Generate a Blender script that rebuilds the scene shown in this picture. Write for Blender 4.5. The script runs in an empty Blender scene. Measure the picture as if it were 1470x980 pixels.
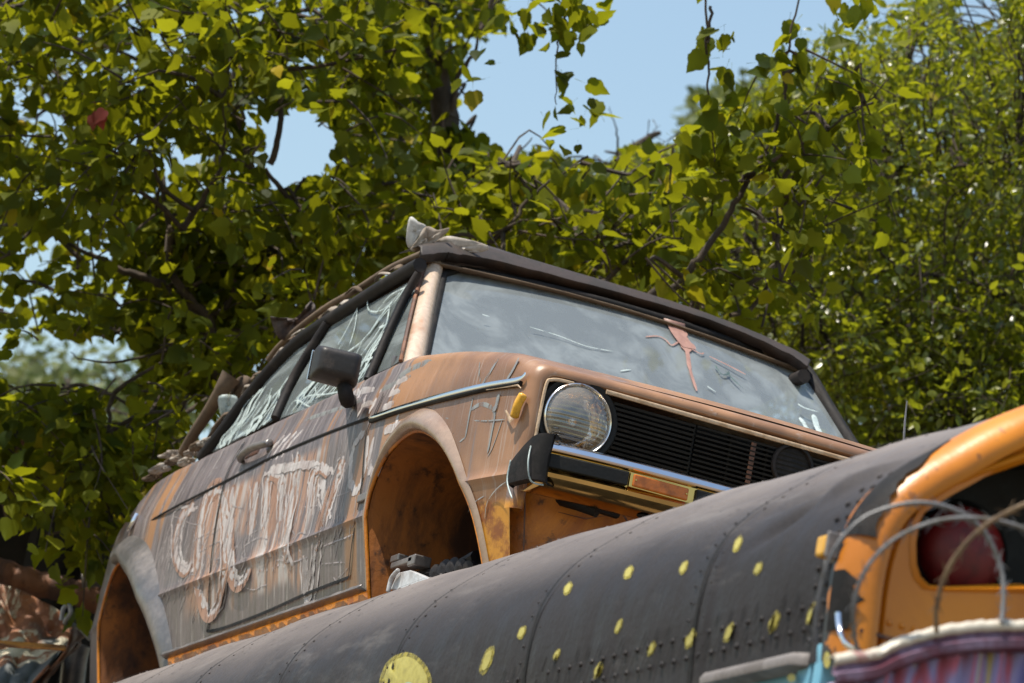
import bpy, bmesh, math, random
import numpy as np
from mathutils import Vector, Matrix
random.seed(7); R=np.random.RandomState(11)
GZ=3.1                                   # the car frame sits 3.1 m above the ground
sc=bpy.context.scene; COL=sc.collection
def rad(a): return math.radians(a)
# ------------------------------------------------------------------ camera (solved from the photograph)
CW,CH,FL=1470.,980.,5601.55
C0=np.array([9.52685266,-4.06194179,-1.75937247])
yaw,pit,rol=rad(159.86021902),rad(14.99009072),rad(10.47350953)
cf=np.array([math.cos(pit)*math.cos(yaw),math.cos(pit)*math.sin(yaw),math.sin(pit)])
r0=np.cross(cf,[0,0,1]);r0/=np.linalg.norm(r0);u0=np.cross(r0,cf)
cr=math.cos(rol)*r0+math.sin(rol)*u0; cu=-math.sin(rol)*r0+math.cos(rol)*u0
def ray(px,py): return cf+cr*(px-735)/FL-cu*(py-490)/FL
def at(px,py,ax,val):                    # a point on the plane coordinate[ax]=val
    d=ray(px,py); return C0+d*(val-C0[ax])/d[ax]
def onp(px,py,p0,n):
    p0=np.array(p0,float);n=np.array(n,float);d=ray(px,py);return C0+d*((p0-C0)@n)/(d@n)
def dep(px,py,t): return C0+ray(px,py)*t
def pix(P):
    P=np.atleast_2d(P);d=P-C0;z=d@cf
    return np.stack([735+FL*(d@cr)/z,490-FL*(d@cu)/z],1)
cam=bpy.data.cameras.new('camera');co=bpy.data.objects.new('camera',cam);COL.objects.link(co);sc.camera=co
cam.sensor_width=36;cam.lens=36*FL/CW;cam.clip_start=.1;cam.clip_end=3000
M=Matrix(((cr[0],cu[0],-cf[0],C0[0]),(cr[1],cu[1],-cf[1],C0[1]),(cr[2],cu[2],-cf[2],C0[2]+GZ),(0,0,0,1)))
co.matrix_world=M
cam.dof.use_dof=True;cam.dof.focus_distance=9.75;cam.dof.aperture_fstop=cam.lens/20.0
# ------------------------------------------------------------------ scene settings
sc.render.engine='CYCLES'
sc.view_settings.view_transform='Standard';sc.view_settings.look='None';sc.view_settings.gamma=1
sc.view_settings.exposure=0.50
SUN=np.array([.05,-.36,.93]);SUN/=np.linalg.norm(SUN)
w=bpy.data.worlds.new('World');sc.world=w;w.use_nodes=True
nt=w.node_tree;bg=nt.nodes['Background'];sk=nt.nodes.new('ShaderNodeTexSky');sk.sky_type='NISHITA'
sk.sun_disc=False;sk.sun_elevation=math.asin(SUN[2]);sk.sun_rotation=math.atan2(SUN[0],SUN[1])
sk.air_density=1.8;sk.dust_density=1.0;sk.ozone_density=1.6
nt.links.new(sk.outputs[0],bg.inputs[0]);bg.inputs[1].default_value=.118
sl=bpy.data.lights.new('sun','SUN');sl.energy=5.0;sl.angle=rad(.5);sl.color=(1,.93,.80)
so=bpy.data.objects.new('sun',sl);COL.objects.link(so);so.rotation_euler=Vector(-SUN).to_track_quat('-Z','Y').to_euler()
so.location=(0,0,30)
# ------------------------------------------------------------------ materials
class NM:
    def __init__(s,name):
        s.m=bpy.data.materials.new(name);s.m.use_nodes=True;s.t=s.m.node_tree;s.n=s.t.nodes;s.l=s.t.links
        s.b=s.n['Principled BSDF'];s.out=s.n['Material Output'];s._c=None
    def node(s,ty,**k):
        x=s.n.new(ty)
        for a,b in k.items(): setattr(x,a,b)
        return x
    def set(s,x,i,v):
        if isinstance(v,bpy.types.NodeSocket): s.l.new(v,x.inputs[i])
        else: x.inputs[i].default_value=v
    @property
    def co(s):
        if s._c is None: s._c=s.node('ShaderNodeTexCoord').outputs['Object']
        return s._c
    def mp(s,rot=(0,0,0),scale=(1,1,1),loc=(0,0,0)):
        x=s.node('ShaderNodeMapping');s.l.new(s.co,x.inputs[0]);x.inputs['Rotation'].default_value=rot;x.inputs['Scale'].default_value=scale;x.inputs['Location'].default_value=loc
        return x.outputs[0]
    def noise(s,scale=5,detail=6,rough=.6,vec=None,dist=0):
        x=s.node('ShaderNodeTexNoise');s.l.new(vec or s.co,x.inputs['Vector']);x.inputs['Scale'].default_value=scale
        x.inputs['Detail'].default_value=detail;x.inputs['Roughness'].default_value=rough;x.inputs['Distortion'].default_value=dist
        return x.outputs['Fac']
    def ramp(s,v,a,b,lo=0.,hi=1.):
        x=s.node('ShaderNodeMapRange');x.interpolation_type='SMOOTHSTEP'
        if a>b: a,b,lo,hi=b,a,hi,lo
        s.l.new(v,x.inputs[0]);x.inputs[1].default_value=a;x.inputs[2].default_value=b;x.inputs[3].default_value=lo;x.inputs[4].default_value=hi
        return x.outputs[0]
    def math(s,op,a,b=0.):
        x=s.node('ShaderNodeMath',operation=op);s.set(x,0,a);s.set(x,1,b);return x.outputs[0]
    def mix(s,f,a,b):
        x=s.node('ShaderNodeMix',data_type='RGBA')
        s.set(x,0,f)
        for i,v in ((6,a),(7,b)):
            if isinstance(v,tuple): v=(*v,1) if len(v)==3 else v
            s.set(x,i,v)
        return x.outputs[2]
    def xyz(s):
        x=s.node('ShaderNodeSeparateXYZ');s.l.new(s.co,x.inputs[0]);return x.outputs
    def bump(s,h,st=.3,d=.01):
        x=s.node('ShaderNodeBump');x.inputs['Strength'].default_value=st;x.inputs['Distance'].default_value=d
        s.l.new(h,x.inputs['Height']);s.l.new(x.outputs[0],s.b.inputs['Normal'])
    def fin(s,c,rough=.5,metal=0.,spec=None):
        if isinstance(c,tuple): c=(*c,1)
        s.set(s.b,'Base Color',c);s.set(s.b,'Roughness',rough);s.set(s.b,'Metallic',metal)
        if spec is not None: s.set(s.b,'Specular IOR Level',spec)
        return s.m
def worn(name,c1,c2,scale=8,rough=.6,metal=0.,bs=.2,thr=(.45,.6),streak=(1,1,1),spec=None):
    m=NM(name);v=m.mp(scale=streak);n=m.noise(scale,8,.65,v);f=m.ramp(n,*thr);n2=m.noise(scale*7,4,.6)
    c=m.mix(f,c1,c2);c=m.mix(m.ramp(n2,.3,.7,0,.35),c,(c1[0]*.5,c1[1]*.5,c1[2]*.5))
    m.bump(n2,bs,.004);return m.fin(c,m.ramp(n,.3,.7,rough-.1,rough+.12),metal,spec)
MAT={}
def car_paint():
    m=NM('car_paint');X=m.xyz()
    # hand brushed diagonal bands of grey over tan
    v=m.mp(rot=(0,rad(-24),0),scale=(6.5,2,.9));n=m.noise(1.5,3,.5,v,.4)
    v2=m.mp(rot=(0,rad(-8),0),scale=(34,6,1.6));n2=m.noise(1.5,4,.6,v2)
    bx=m.ramp(X[0],-.55,-.15,.13,-.17)                      # door area greyer, fender browner
    bz=m.ramp(X[2],.34,.75,.10,-.02)
    br=m.ramp(X[0],-2.5,-1.8,-.10,0)
    g=m.math('ADD',n,bx);g=m.math('ADD',g,bz);g=m.math('ADD',g,br)
    g=m.math('ADD',g,m.math('MULTIPLY',m.math('SUBTRACT',n2,.5),.28))
    f=m.ramp(g,.44,.55)
    tan=m.mix(m.ramp(m.noise(3,3),.35,.65),(.34,.178,.092),(.19,.098,.054))
    grey=m.mix(m.ramp(n2,.3,.7),(.085,.070,.075),(.20,.165,.165))
    c=m.mix(f,tan,grey)
    # pale runs of paint
    v3=m.mp(rot=(0,rad(-6),0),scale=(60,10,2.2),loc=(3,1,2));n3=m.noise(1.3,5,.65,v3,.3)
    dr=m.math('MULTIPLY',m.ramp(n3,.58,.66),m.ramp(X[0],-.1,-.5,.30,.75))
    c=m.mix(dr,c,(.42,.38,.36))
    v4=m.mp(rot=(0,rad(-5),0),scale=(22,5,1.1),loc=(1,5,2));n4=m.noise(1.4,5,.65,v4,.5)
    bxm=m.math('MULTIPLY',m.math('MULTIPLY',m.ramp(X[0],-1.90,-1.72),m.ramp(X[0],-.62,-.80)),m.math('MULTIPLY',m.ramp(m.math('ADD',X[2],m.math('MULTIPLY',n,.16)),.39,.45),m.ramp(X[2],.735,.70)))
    bxm=m.math('MULTIPLY',bxm,m.ramp(m.xyz()[1],.2,0))
    sal=m.mix(m.ramp(n4,.50,.60),m.mix(m.ramp(n4,.36,.46),(.13,.105,.11),(.36,.20,.135)),(.44,.40,.385))
    c=m.mix(m.math('MULTIPLY',bxm,m.ramp(m.noise(3.2,2,.5,m.mp(loc=(7,1,3))),.40,.50)),c,sal)
    # rust at the bottom of the nose and along edges
    rn=m.noise(6,6,.7)
    rz=m.math('ADD',m.ramp(X[2],.46,.30,-.22,.30),m.ramp(X[0],.30,.48,-.5,.05))
    rf=m.ramp(m.math('ADD',rz,m.math('MULTIPLY',rn,.35)),.18,.34)
    rust=m.mix(m.ramp(m.noise(14,6,.7),.4,.6),(.56,.25,.03),(.24,.075,.018))
    c=m.mix(rf,c,rust)
    sp=m.ramp(m.noise(55,3,.6),.70,.74,0,.8);c=m.mix(sp,c,(.09,.05,.035))
    m.bump(m.math('ADD',n3,m.math('MULTIPLY',m.noise(30,5),.5)),.35,.004)
    return m.fin(c,m.ramp(n2,.2,.8,.30,.50),0,.5)
MAT['paint']=car_paint()
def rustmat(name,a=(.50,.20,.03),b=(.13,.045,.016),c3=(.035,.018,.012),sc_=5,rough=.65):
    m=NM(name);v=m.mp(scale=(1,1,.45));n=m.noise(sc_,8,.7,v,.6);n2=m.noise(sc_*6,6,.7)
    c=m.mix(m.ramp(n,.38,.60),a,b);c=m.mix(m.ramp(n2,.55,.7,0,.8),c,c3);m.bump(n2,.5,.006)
    return m.fin(c,rough,.0)
MAT['rust']=rustmat('rust')
MAT['rust_bright']=rustmat('rust_bright',(.60,.21,.012),(.32,.09,.010),sc_=4,rough=.38)
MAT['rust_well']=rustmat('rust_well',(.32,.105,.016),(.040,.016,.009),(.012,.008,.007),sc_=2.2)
MAT['rust_dark']=rustmat('rust_dark',(.20,.075,.03),(.07,.03,.018),(.02,.013,.01))
MAT['rubber']=worn('rubber',(.010,.009,.009),(.022,.019,.019),20,.7,spec=.2)
MAT['rail']=worn('rail',(.010,.008,.009),(.030,.024,.022),9,.65,spec=.25)
MAT['black']=worn('black_plastic',(.008,.008,.008),(.014,.013,.012),15,.6,spec=.25)
MAT['chrome']=NM('chrome').fin((.72,.72,.74),.16,1.)
def chrome_w():
    m=NM('worn_chrome_gold_reflection');n=m.noise(18,6,.7);c=m.mix(m.ramp(n,.60,.70),(.70,.70,.72),(.35,.18,.07));X=m.xyz();br=m.math('MULTIPLY',m.math('MULTIPLY',m.ramp(X[2],.497,.490),m.ramp(X[0],.66,.68)),m.ramp(X[2],.30,.34));c=m.mix(br,c,(.62,.40,.13))  # gold reflection painted into the bumper chrome; brown spots are rust
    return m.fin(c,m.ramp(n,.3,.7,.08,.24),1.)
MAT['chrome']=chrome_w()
MAT['cream']=worn('cream_trim',(.55,.40,.27),(.40,.26,.15),25,.4)
MAT['greymetal']=worn('grey_metal',(.16,.15,.15),(.26,.23,.22),6,.38,.5,thr=(.4,.65))
MAT['whitemetal']=worn('white_metal',(.62,.62,.64),(.40,.38,.38),12,.4,.2)
MAT['cloth']=worn('torn_cloth',(.40,.36,.32),(.26,.21,.17),14,.9,thr=(.4,.6))
MAT['tarp']=worn('brown_tarp',(.14,.095,.06),(.09,.06,.04),8,.85,thr=(.4,.6))
MAT['pillar_lit_tan']=worn('pillar_lit_tan',(.56,.43,.33),(.40,.22,.13),9,.28,thr=(.5,.7),streak=(1,1,.3))  # body tan lightened, the sun's highlight painted into the pillar colour
MAT['mirror_shell']=worn('mirror_shell',(.020,.016,.015),(.075,.058,.048),11,.5,thr=(.5,.65),spec=.4)
MAT['header']=worn('weathered_header',(.038,.024,.018),(.014,.010,.009),10,.6,thr=(.4,.6))
MAT['scorch']=worn('dark_scrap',(.05,.035,.03),(.10,.06,.05),14,.7)
def ribbonmat(name,c1,c2,rough=.5,chip=.08):
    m=NM(name);n=m.noise(22,5,.7,m.mp(scale=(1,1,.5)));c=m.mix(m.ramp(n,.4,.62),c1,c2);m.fin(c,rough);tr=m.node('ShaderNodeBsdfTransparent')
    v=m.noise(26,5,.7,m.mp(rot=(0,rad(-8),0),scale=(1.6,1,.22)));x=m.node('ShaderNodeMixShader');m.l.new(m.ramp(v,.40,.50,chip,.92),x.inputs[0]);m.l.new(tr.outputs[0],x.inputs[1]);m.l.new(m.b.outputs[0],x.inputs[2]);m.l.new(x.outputs[0],m.out.inputs[0]);return m.m
MAT['white_paint']=ribbonmat('white_graffiti',(.52,.48,.47),(.40,.34,.33),.5,.45)
MAT['run']=ribbonmat('thin_runs',(.34,.30,.295),(.24,.20,.20))
MAT['salmon']=ribbonmat('salmon_graffiti',(.36,.20,.135),(.27,.155,.11))
MAT['teal']=ribbonmat('teal_paint',(.26,.27,.265),(.21,.21,.215),.5,.2)
MAT['glasspaint']=ribbonmat('pale_drips',(.48,.55,.54),(.34,.41,.41),.5,.3)
MAT['pink']=ribbonmat('pink_drip',(.36,.20,.16),(.28,.15,.12),.5,.9)
MAT['greenwire']=ribbonmat('green_paint',(.05,.10,.08),(.04,.07,.07))
def glassmat(name,dust,amt,streak,tint=(.86,.9,.92),rot=(0,0,0)):
    m=NM(name);n=m.noise(2.2,6,.6,m.mp(rot=rot,scale=streak),.6);n2=m.noise(9,5,.7)
    b=m.b;b.inputs['Base Color'].default_value=(*tint,1);b.inputs['Roughness'].default_value=.03;b.inputs['IOR'].default_value=1.5
    tr=m.node('ShaderNodeBsdfTransparent');tr.inputs[0].default_value=(*tint,1)
    gl=m.node('ShaderNodeBsdfGlossy');gl.inputs['Roughness'].default_value=.04
    fr=m.node('ShaderNodeFresnel');fr.inputs[0].default_value=1.9
    mx=m.node('ShaderNodeMixShader');m.l.new(fr.outputs[0],mx.inputs[0]);m.l.new(tr.outputs[0],mx.inputs[1]);m.l.new(gl.outputs[0],mx.inputs[2])
    df=m.node('ShaderNodeBsdfDiffuse');df.inputs[0].default_value=(*dust,1)
    f=m.math('ADD',m.ramp(n,.42,.68,amt[0],amt[1]),m.ramp(n2,.5,.8,0,.08))
    m2=m.node('ShaderNodeMixShader');m.l.new(f,m2.inputs[0]);m.l.new(mx.outputs[0],m2.inputs[1]);m.l.new(df.outputs[0],m2.inputs[2])
    m.l.new(m2.outputs[0],m.out.inputs[0]);return m.m
MAT['ws_glass']=glassmat('windscreen_glass',(.34,.38,.40),(.32,.50),(3.0,3.4,.7),(.45,.50,.52),(0,rad(40),0))
MAT['side_glass']=glassmat('side_glass',(.38,.43,.44),(.22,.50),(1,1,3),(.50,.54,.50))
def lensglass():
    m=NM('lamp_glass');v=m.node('ShaderNodeTexWave');m.l.new(m.mp(scale=(1,1,1)),v.inputs[0]);v.bands_direction='Z';v.inputs['Scale'].default_value=26;v.inputs['Distortion'].default_value=.6
    n=m.noise(10,3);gl=m.node('ShaderNodeBsdfGlossy');gl.inputs['Roughness'].default_value=.08
    tr=m.node('ShaderNodeBsdfTransparent');tr.inputs[0].default_value=(.9,.9,.88,1)
    bp=m.node('ShaderNodeBump');bp.inputs['Strength'].default_value=.3;bp.inputs['Distance'].default_value=.002;m.l.new(v.outputs['Fac'],bp.inputs['Height'])
    m.l.new(bp.outputs[0],gl.inputs['Normal'])
    df=m.node('ShaderNodeBsdfDiffuse');df.inputs[0].default_value=(.55,.47,.36,1)
    a=m.node('ShaderNodeMixShader');a.inputs[0].default_value=.20;m.l.new(tr.outputs[0],a.inputs[1]);m.l.new(gl.outputs[0],a.inputs[2])
    b=m.node('ShaderNodeMixShader');m.l.new(m.ramp(n,.40,.65,.06,.26),b.inputs[0]);m.l.new(a.outputs[0],b.inputs[1]);m.l.new(df.outputs[0],b.inputs[2])
    m.l.new(b.outputs[0],m.out.inputs[0]);return m.m
MAT['lens']=lensglass()
def reflm():
    m=NM('lamp_reflector');n=m.noise(16,3,.5,dist=2.6);c=m.mix(m.ramp(n,.46,.54),(.72,.74,.78),(.74,.42,.12));c=m.mix(m.ramp(m.noise(13,3,.5,m.mp(loc=(3,3,3)),2),.52,.60),c,(.10,.08,.07))  # amber, grey and dark reflections painted as patches into the reflector colour
    m.bump(m.noise(30,3,.5,dist=1.5),.7,.012);return m.fin(c,.2,1.)
MAT['reflector']=reflm()
def plastic(name,c,rough=.25):
    m=NM(name);n=m.noise(40,3);return m.fin(m.mix(m.ramp(n,.4,.7),c,(c[0]*.6,c[1]*.6,c[2]*.6)),rough)
MAT['amber']=plastic('amber_lens',(.50,.13,.012));MAT['yellowlens']=plastic('yellow_lens',(.70,.36,.03));MAT['redlens']=plastic('red_lens',(.17,.004,.004),.5)
def leafmat(name,dark,mid,lite,yel,tw=.5,gloss=.12,rough=.3,tc=(.55,.62,.03),tmix=.5):
    m=NM(name);gi=m.node('ShaderNodeNewGeometry');ri=gi.outputs['Random Per Island']
    cr_=m.node('ShaderNodeValToRGB');m.l.new(ri,cr_.inputs[0]);e=cr_.color_ramp.elements
    e[0].color=(*dark,1);e[1].color=(*yel,1);e[1].position=1.
    for p,c in ((.45,mid),(.85,lite),(.965,lite)): q=e.new(p);q.color=(*c,1)
    n=m.noise(3.5,2);c=m.mix(m.ramp(n,.35,.65,0,.55),cr_.outputs[0],dark)
    df=m.node('ShaderNodeBsdfDiffuse');m.l.new(c,df.inputs[0])
    tl=m.node('ShaderNodeBsdfTranslucent')
    hs=m.node('ShaderNodeMix',data_type='RGBA');hs.blend_type='MULTIPLY';hs.inputs[0].default_value=0
    tcol=m.mix(tmix,c,tc);m.l.new(tcol,tl.inputs[0])
    a=m.node('ShaderNodeMixShader');a.inputs[0].default_value=tw;m.l.new(df.outputs[0],a.inputs[1]);m.l.new(tl.outputs[0],a.inputs[2])
    g=m.node('ShaderNodeBsdfGlossy');g.inputs['Roughness'].default_value=rough
    lw=m.node('ShaderNodeLayerWeight');lw.inputs[0].default_value=.25
    b=m.node('ShaderNodeMixShader');m.l.new(m.math('ADD',m.math('MULTIPLY',lw.outputs['Fresnel'],gloss*1.5),gloss),b.inputs[0]);m.l.new(a.outputs[0],b.inputs[1]);m.l.new(g.outputs[0],b.inputs[2])
    m.l.new(b.outputs[0],m.out.inputs[0]);return m.m
MAT['leafA']=leafmat('broad_leaves',(.014,.028,.006),(.050,.078,.010),(.170,.185,.014),(.50,.35,.022),.52,.004,.5,(.62,.60,.006),.36)
MAT['leafB']=leafmat('small_glossy_leaves',(.050,.072,.010),(.125,.165,.018),(.24,.25,.025),(.46,.36,.03),.48,.028,.30,(.48,.50,.01))
MAT['leafC']=leafmat('far_leaves',(.06,.09,.03),(.10,.13,.05),(.16,.18,.08),(.2,.2,.1),.3,.01,.5,(.3,.33,.1))
MAT['redleaf']=leafmat('dry_red_leaf',(.12,.012,.008),(.14,.014,.008),(.16,.03,.01),(.16,.03,.01),.3,.02,.4,(.12,.01,.005))
MAT['bark']=worn('bark',(.040,.028,.020),(.085,.062,.045),18,.9,bs=.6,streak=(1,1,.3))
MAT['ground']=worn('dirt',(.20,.15,.10),(.10,.10,.05),.6,.95)
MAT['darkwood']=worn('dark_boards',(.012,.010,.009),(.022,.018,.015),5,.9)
def peelmat():
    m=NM('peeling_white_paint');n=m.noise(3.4,8,.66,None,1.2);n2=m.noise(12,7,.7);v=m.noise(5,6,.7,m.mp(scale=(6,6,.5)))
    c=m.mix(m.ramp(n,.46,.52),(.50,.45,.34),(.20,.075,.035));c=m.mix(m.ramp(n2,.50,.58),c,(.30,.12,.05))
    c=m.mix(m.ramp(v,.58,.68,0,.8),c,(.20,.06,.02));c=m.mix(m.ramp(m.noise(1.7,3,.5,m.mp(loc=(4,2,1))),.60,.63),c,(.06,.07,.075));m.bump(n2,.5,.01);return m.fin(c,.6)
MAT['peel']=peelmat()
def busmat():
    m=NM('bus_roof_paint');X=m.xyz()      # local frame of the bus, x forward, z up
    n=m.noise(2.2,6,.6,m.mp(scale=(1,1.5,1.5)),.3);n2=m.noise(16,6,.65,m.mp(scale=(1,1,.35)))
    base=m.mix(m.ramp(n,.35,.65),(.185,.158,.147),(.115,.098,.094))
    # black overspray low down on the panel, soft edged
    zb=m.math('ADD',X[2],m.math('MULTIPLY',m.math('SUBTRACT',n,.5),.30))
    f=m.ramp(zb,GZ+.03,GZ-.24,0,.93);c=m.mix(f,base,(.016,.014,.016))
    c=m.mix(m.ramp(m.noise(7,6,.7,m.mp(scale=(.35,1,1.4),loc=(2,1,5))),.52,.72,0,.14),c,(.34,.31,.29));sp=m.ramp(m.noise(38,4,.6,m.mp(scale=(.7,1,1),loc=(5,5,5))),.64,.69,0,.8);c=m.mix(sp,c,(.03,.025,.025))
    m.bump(m.math('ADD',m.math('ADD',n2,m.math('MULTIPLY',m.noise(60,4),.4)),m.math('MULTIPLY',m.noise(2.6,2,.5),3.5)),.5,.009)
    return m.fin(c,m.ramp(n2,.3,.7,.48,.66),0,.22)
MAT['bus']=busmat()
def capmat():
    m=NM('bus_end_paint');X=m.xyz();n=m.noise(9,6,.65);n2=m.noise(3,5,.6)
    c=m.mix(m.ramp(n2,.4,.65),(.58,.20,.006),(.44,.14,.005))
    d=m.math('ADD',X[0],m.math('MULTIPLY',m.math('SUBTRACT',n,.5),-.22))
    f=m.math('MULTIPLY',m.ramp(d,-.010,-.016),m.ramp(X[2],GZ-.075,GZ-.10))
    c=m.mix(f,c,(.012,.010,.012))
    sp=m.ramp(m.noise(26,3),.68,.73,0,.6);c=m.mix(sp,c,(.10,.04,.015));m.bump(m.noise(30,4),.25,.004)
    return m.fin(c,.38)
MAT['cap']=capmat()
MAT['blue']=worn('blue_side_paint',(.12,.34,.50),(.19,.44,.58),3,.5,thr=(.4,.65))
MAT['yellowdot']=worn('yellow_dot_paint',(.44,.38,.08),(.30,.26,.07),45,.5,thr=(.45,.7))
def halom():
    m=NM('dot_overspray');n=m.noise(60,3,.6);tr=m.node('ShaderNodeBsdfTransparent');m.fin((.50,.42,.07),.6)
    x=m.node('ShaderNodeMixShader');m.l.new(m.ramp(n,.35,.65,.15,.6),x.inputs[0]);m.l.new(tr.outputs[0],x.inputs[1]);m.l.new(m.b.outputs[0],x.inputs[2]);m.l.new(x.outputs[0],m.out.inputs[0]);return m.m
MAT['dothalo']=halom()
MAT['bluedot']=worn('blue_dot_paint',(.25,.42,.45),(.2,.3,.35),20,.5)
def awnmat():
    m=NM('painted_corrugated_metal');v=m.mp(scale=(1,7,1.3));n=m.noise(1.6,3,.5,v,.8)
    cr_=m.node('ShaderNodeValToRGB');m.l.new(n,cr_.inputs[0]);e=cr_.color_ramp.elements;cr_.color_ramp.interpolation='EASE'
    e[0].position=.30;e[0].color=(.16,.13,.28,1);e[1].position=.75;e[1].color=(.60,.44,.10,1)
    for p,c in ((.42,(.34,.28,.44)),(.47,(.55,.14,.18)),(.52,(.30,.25,.42)),(.57,(.60,.45,.12)),(.63,(.33,.28,.46)),(.69,(.55,.20,.24))): q=e.new(p);q.color=(*c,1)
    return m.fin(cr_.outputs[0],.5)
MAT['awn']=awnmat()
MAT['awnrim']=worn('cream_rim',(.55,.50,.42),(.30,.14,.13),22,.55,thr=(.55,.68))
MAT['maroon']=worn('maroon_band',(.10,.02,.04),(.20,.14,.22),7,.5,thr=(.45,.6))
MAT['wire']=worn('razor_wire_steel',(.13,.13,.14),(.085,.08,.07),18,.6,.1)
MAT['wire_rust']=worn('rusty_razor_wire',(.20,.13,.07),(.12,.07,.04),18,.6,.2)
MAT['window']=NM('bus_window').fin((.012,.014,.016),.12)
MAT['railgrey']=worn('drip_rail_paint',(.20,.18,.175),(.13,.115,.11),9,.6,spec=.25)
MAT['flare']=worn('flare_paint',(.36,.255,.19),(.22,.13,.09),5,.26,.2,thr=(.45,.65))
MAT['cloth_white']=worn('bleached_cloth',(.55,.54,.52),(.40,.38,.36),20,.9)
MAT['alu']=worn('antenna_metal',(.30,.31,.33),(.22,.22,.23),20,.6,.0)
# ------------------------------------------------------------------ mesh helper
class MB:
    def __init__(s): s.v=[];s.f=[];s.mi=[];s.cur=0
    def add(s,vs,fs):
        o=len(s.v);s.v+= [tuple(float(c) for c in p) for p in vs];s.f+=[tuple(i+o for i in f) for f in fs];s.mi+=[s.cur]*len(fs);return s
    def grid(s,G,cu_=False,flip=False,skip=None):
        G=np.asarray(G,float);a,b=G.shape[:2];fs=[]
        for i in range(a if cu_ else a-1):
            for j in range(b-1):
                q=[(i%a)*b+j,((i+1)%a)*b+j,((i+1)%a)*b+j+1,(i%a)*b+j+1]
                if skip is not None and skip(i,j): continue
                ps=G.reshape(-1,3)[q]
                if np.linalg.norm(np.cross(ps[2]-ps[0],ps[3]-ps[1]))<1e-9: continue
                fs.append(q[::-1] if flip else q)
        return s.add(G.reshape(-1,3),fs)
    def tube(s,P,r,n=8,caps=True):
        P=np.asarray(P,float);m=len(P);r=np.broadcast_to(np.asarray(r,float),(m,))
        T=np.gradient(P,axis=0);T/=np.linalg.norm(T,axis=1)[:,None]+1e-12
        a=np.array([0,0,1.]) if abs(T[0][2])<.9 else np.array([1.,0,0]);N=np.cross(T[0],a);N/=np.linalg.norm(N);vs=[]
        for i in range(m):
            N=N-T[i]*(N@T[i]);N/=np.linalg.norm(N)+1e-12;B=np.cross(T[i],N)
            for k in range(n):
                t=2*math.pi*k/n;vs.append(P[i]+r[i]*(math.cos(t)*N+math.sin(t)*B))
        fs=[(i*n+k,i*n+(k+1)%n,(i+1)*n+(k+1)%n,(i+1)*n+k) for i in range(m-1) for k in range(n)]
        if caps: fs+=[tuple(range(n))[::-1],tuple((m-1)*n+k for k in range(n))]
        return s.add(vs,fs)
    def box(s,c,d,Rm=None):
        c=np.array(c,float);vs=[]
        for x in (-1,1):
            for y in (-1,1):
                for z in (-1,1):
                    p=np.array([x*d[0]/2,y*d[1]/2,z*d[2]/2]);vs.append(c+(Rm@p if Rm is not None else p))
        return s.add(vs,[(0,1,3,2),(4,6,7,5),(0,4,5,1),(2,3,7,6),(0,2,6,4),(1,5,7,3)])
    def prism(s,loop,ext):
        loop=[np.array(p,float) for p in loop];e=np.array(ext,float);n=len(loop)
        return s.add(loop+[p+e for p in loop],[tuple(range(n)),tuple(range(2*n-1,n-1,-1))]+[(i,n+i,n+(i+1)%n,(i+1)%n) for i in range(n)])
    def lathe(s,c,axis,prof,n=32):
        c=np.array(c,float);A=np.array(axis,float);A/=np.linalg.norm(A);a=np.array([0,0,1.]) if abs(A[2])<.9 else np.array([0,1.,0])
        N=np.cross(A,a);N/=np.linalg.norm(N);B=np.cross(A,N)
        G=[[c+A*h+r_*(math.cos(2*math.pi*k/n)*N+math.sin(2*math.pi*k/n)*B) for (h,r_) in prof] for k in range(n)]
        return s.grid(G,True)
    def ribbon(s,P,Nf,wd,lift=.0015,ridge=.001,taper=True):
        P=np.asarray(P,float);m=len(P);T=np.gradient(P,axis=0);T/=np.linalg.norm(T,axis=1)[:,None]+1e-12;G=[]
        for i in range(m):
            n=np.asarray(Nf(P[i]) if callable(Nf) else Nf,float);n/=np.linalg.norm(n);b=np.cross(T[i],n);b/=np.linalg.norm(b)+1e-12
            w_=(wd[i] if hasattr(wd,'__len__') else wd)/2
            if taper: w_*=min(1,.35+min(i,m-1-i)*.4)
            G.append([P[i]-b*w_+n*lift,P[i]+n*(lift+ridge),P[i]+b*w_+n*lift])
        return s.grid(G)
def cat(P,n=6,closed=False):
    P=[np.array(p,float) for p in P];m=len(P);out=[]
    for i in range(m if closed else m-1):
        a,b,c,d=(P[(i-1)%m],P[i],P[(i+1)%m],P[(i+2)%m]) if closed else (P[max(i-1,0)],P[i],P[i+1],P[min(i+2,m-1)])
        for k in range(n):
            t=k/n;out.append(.5*((2*b)+(-a+c)*t+(2*a-5*b+4*c-d)*t*t+(-a+3*b-3*c+d)*t**3))
    if not closed: out.append(P[-1])
    return np.array(out)
ORIG={}
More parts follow.
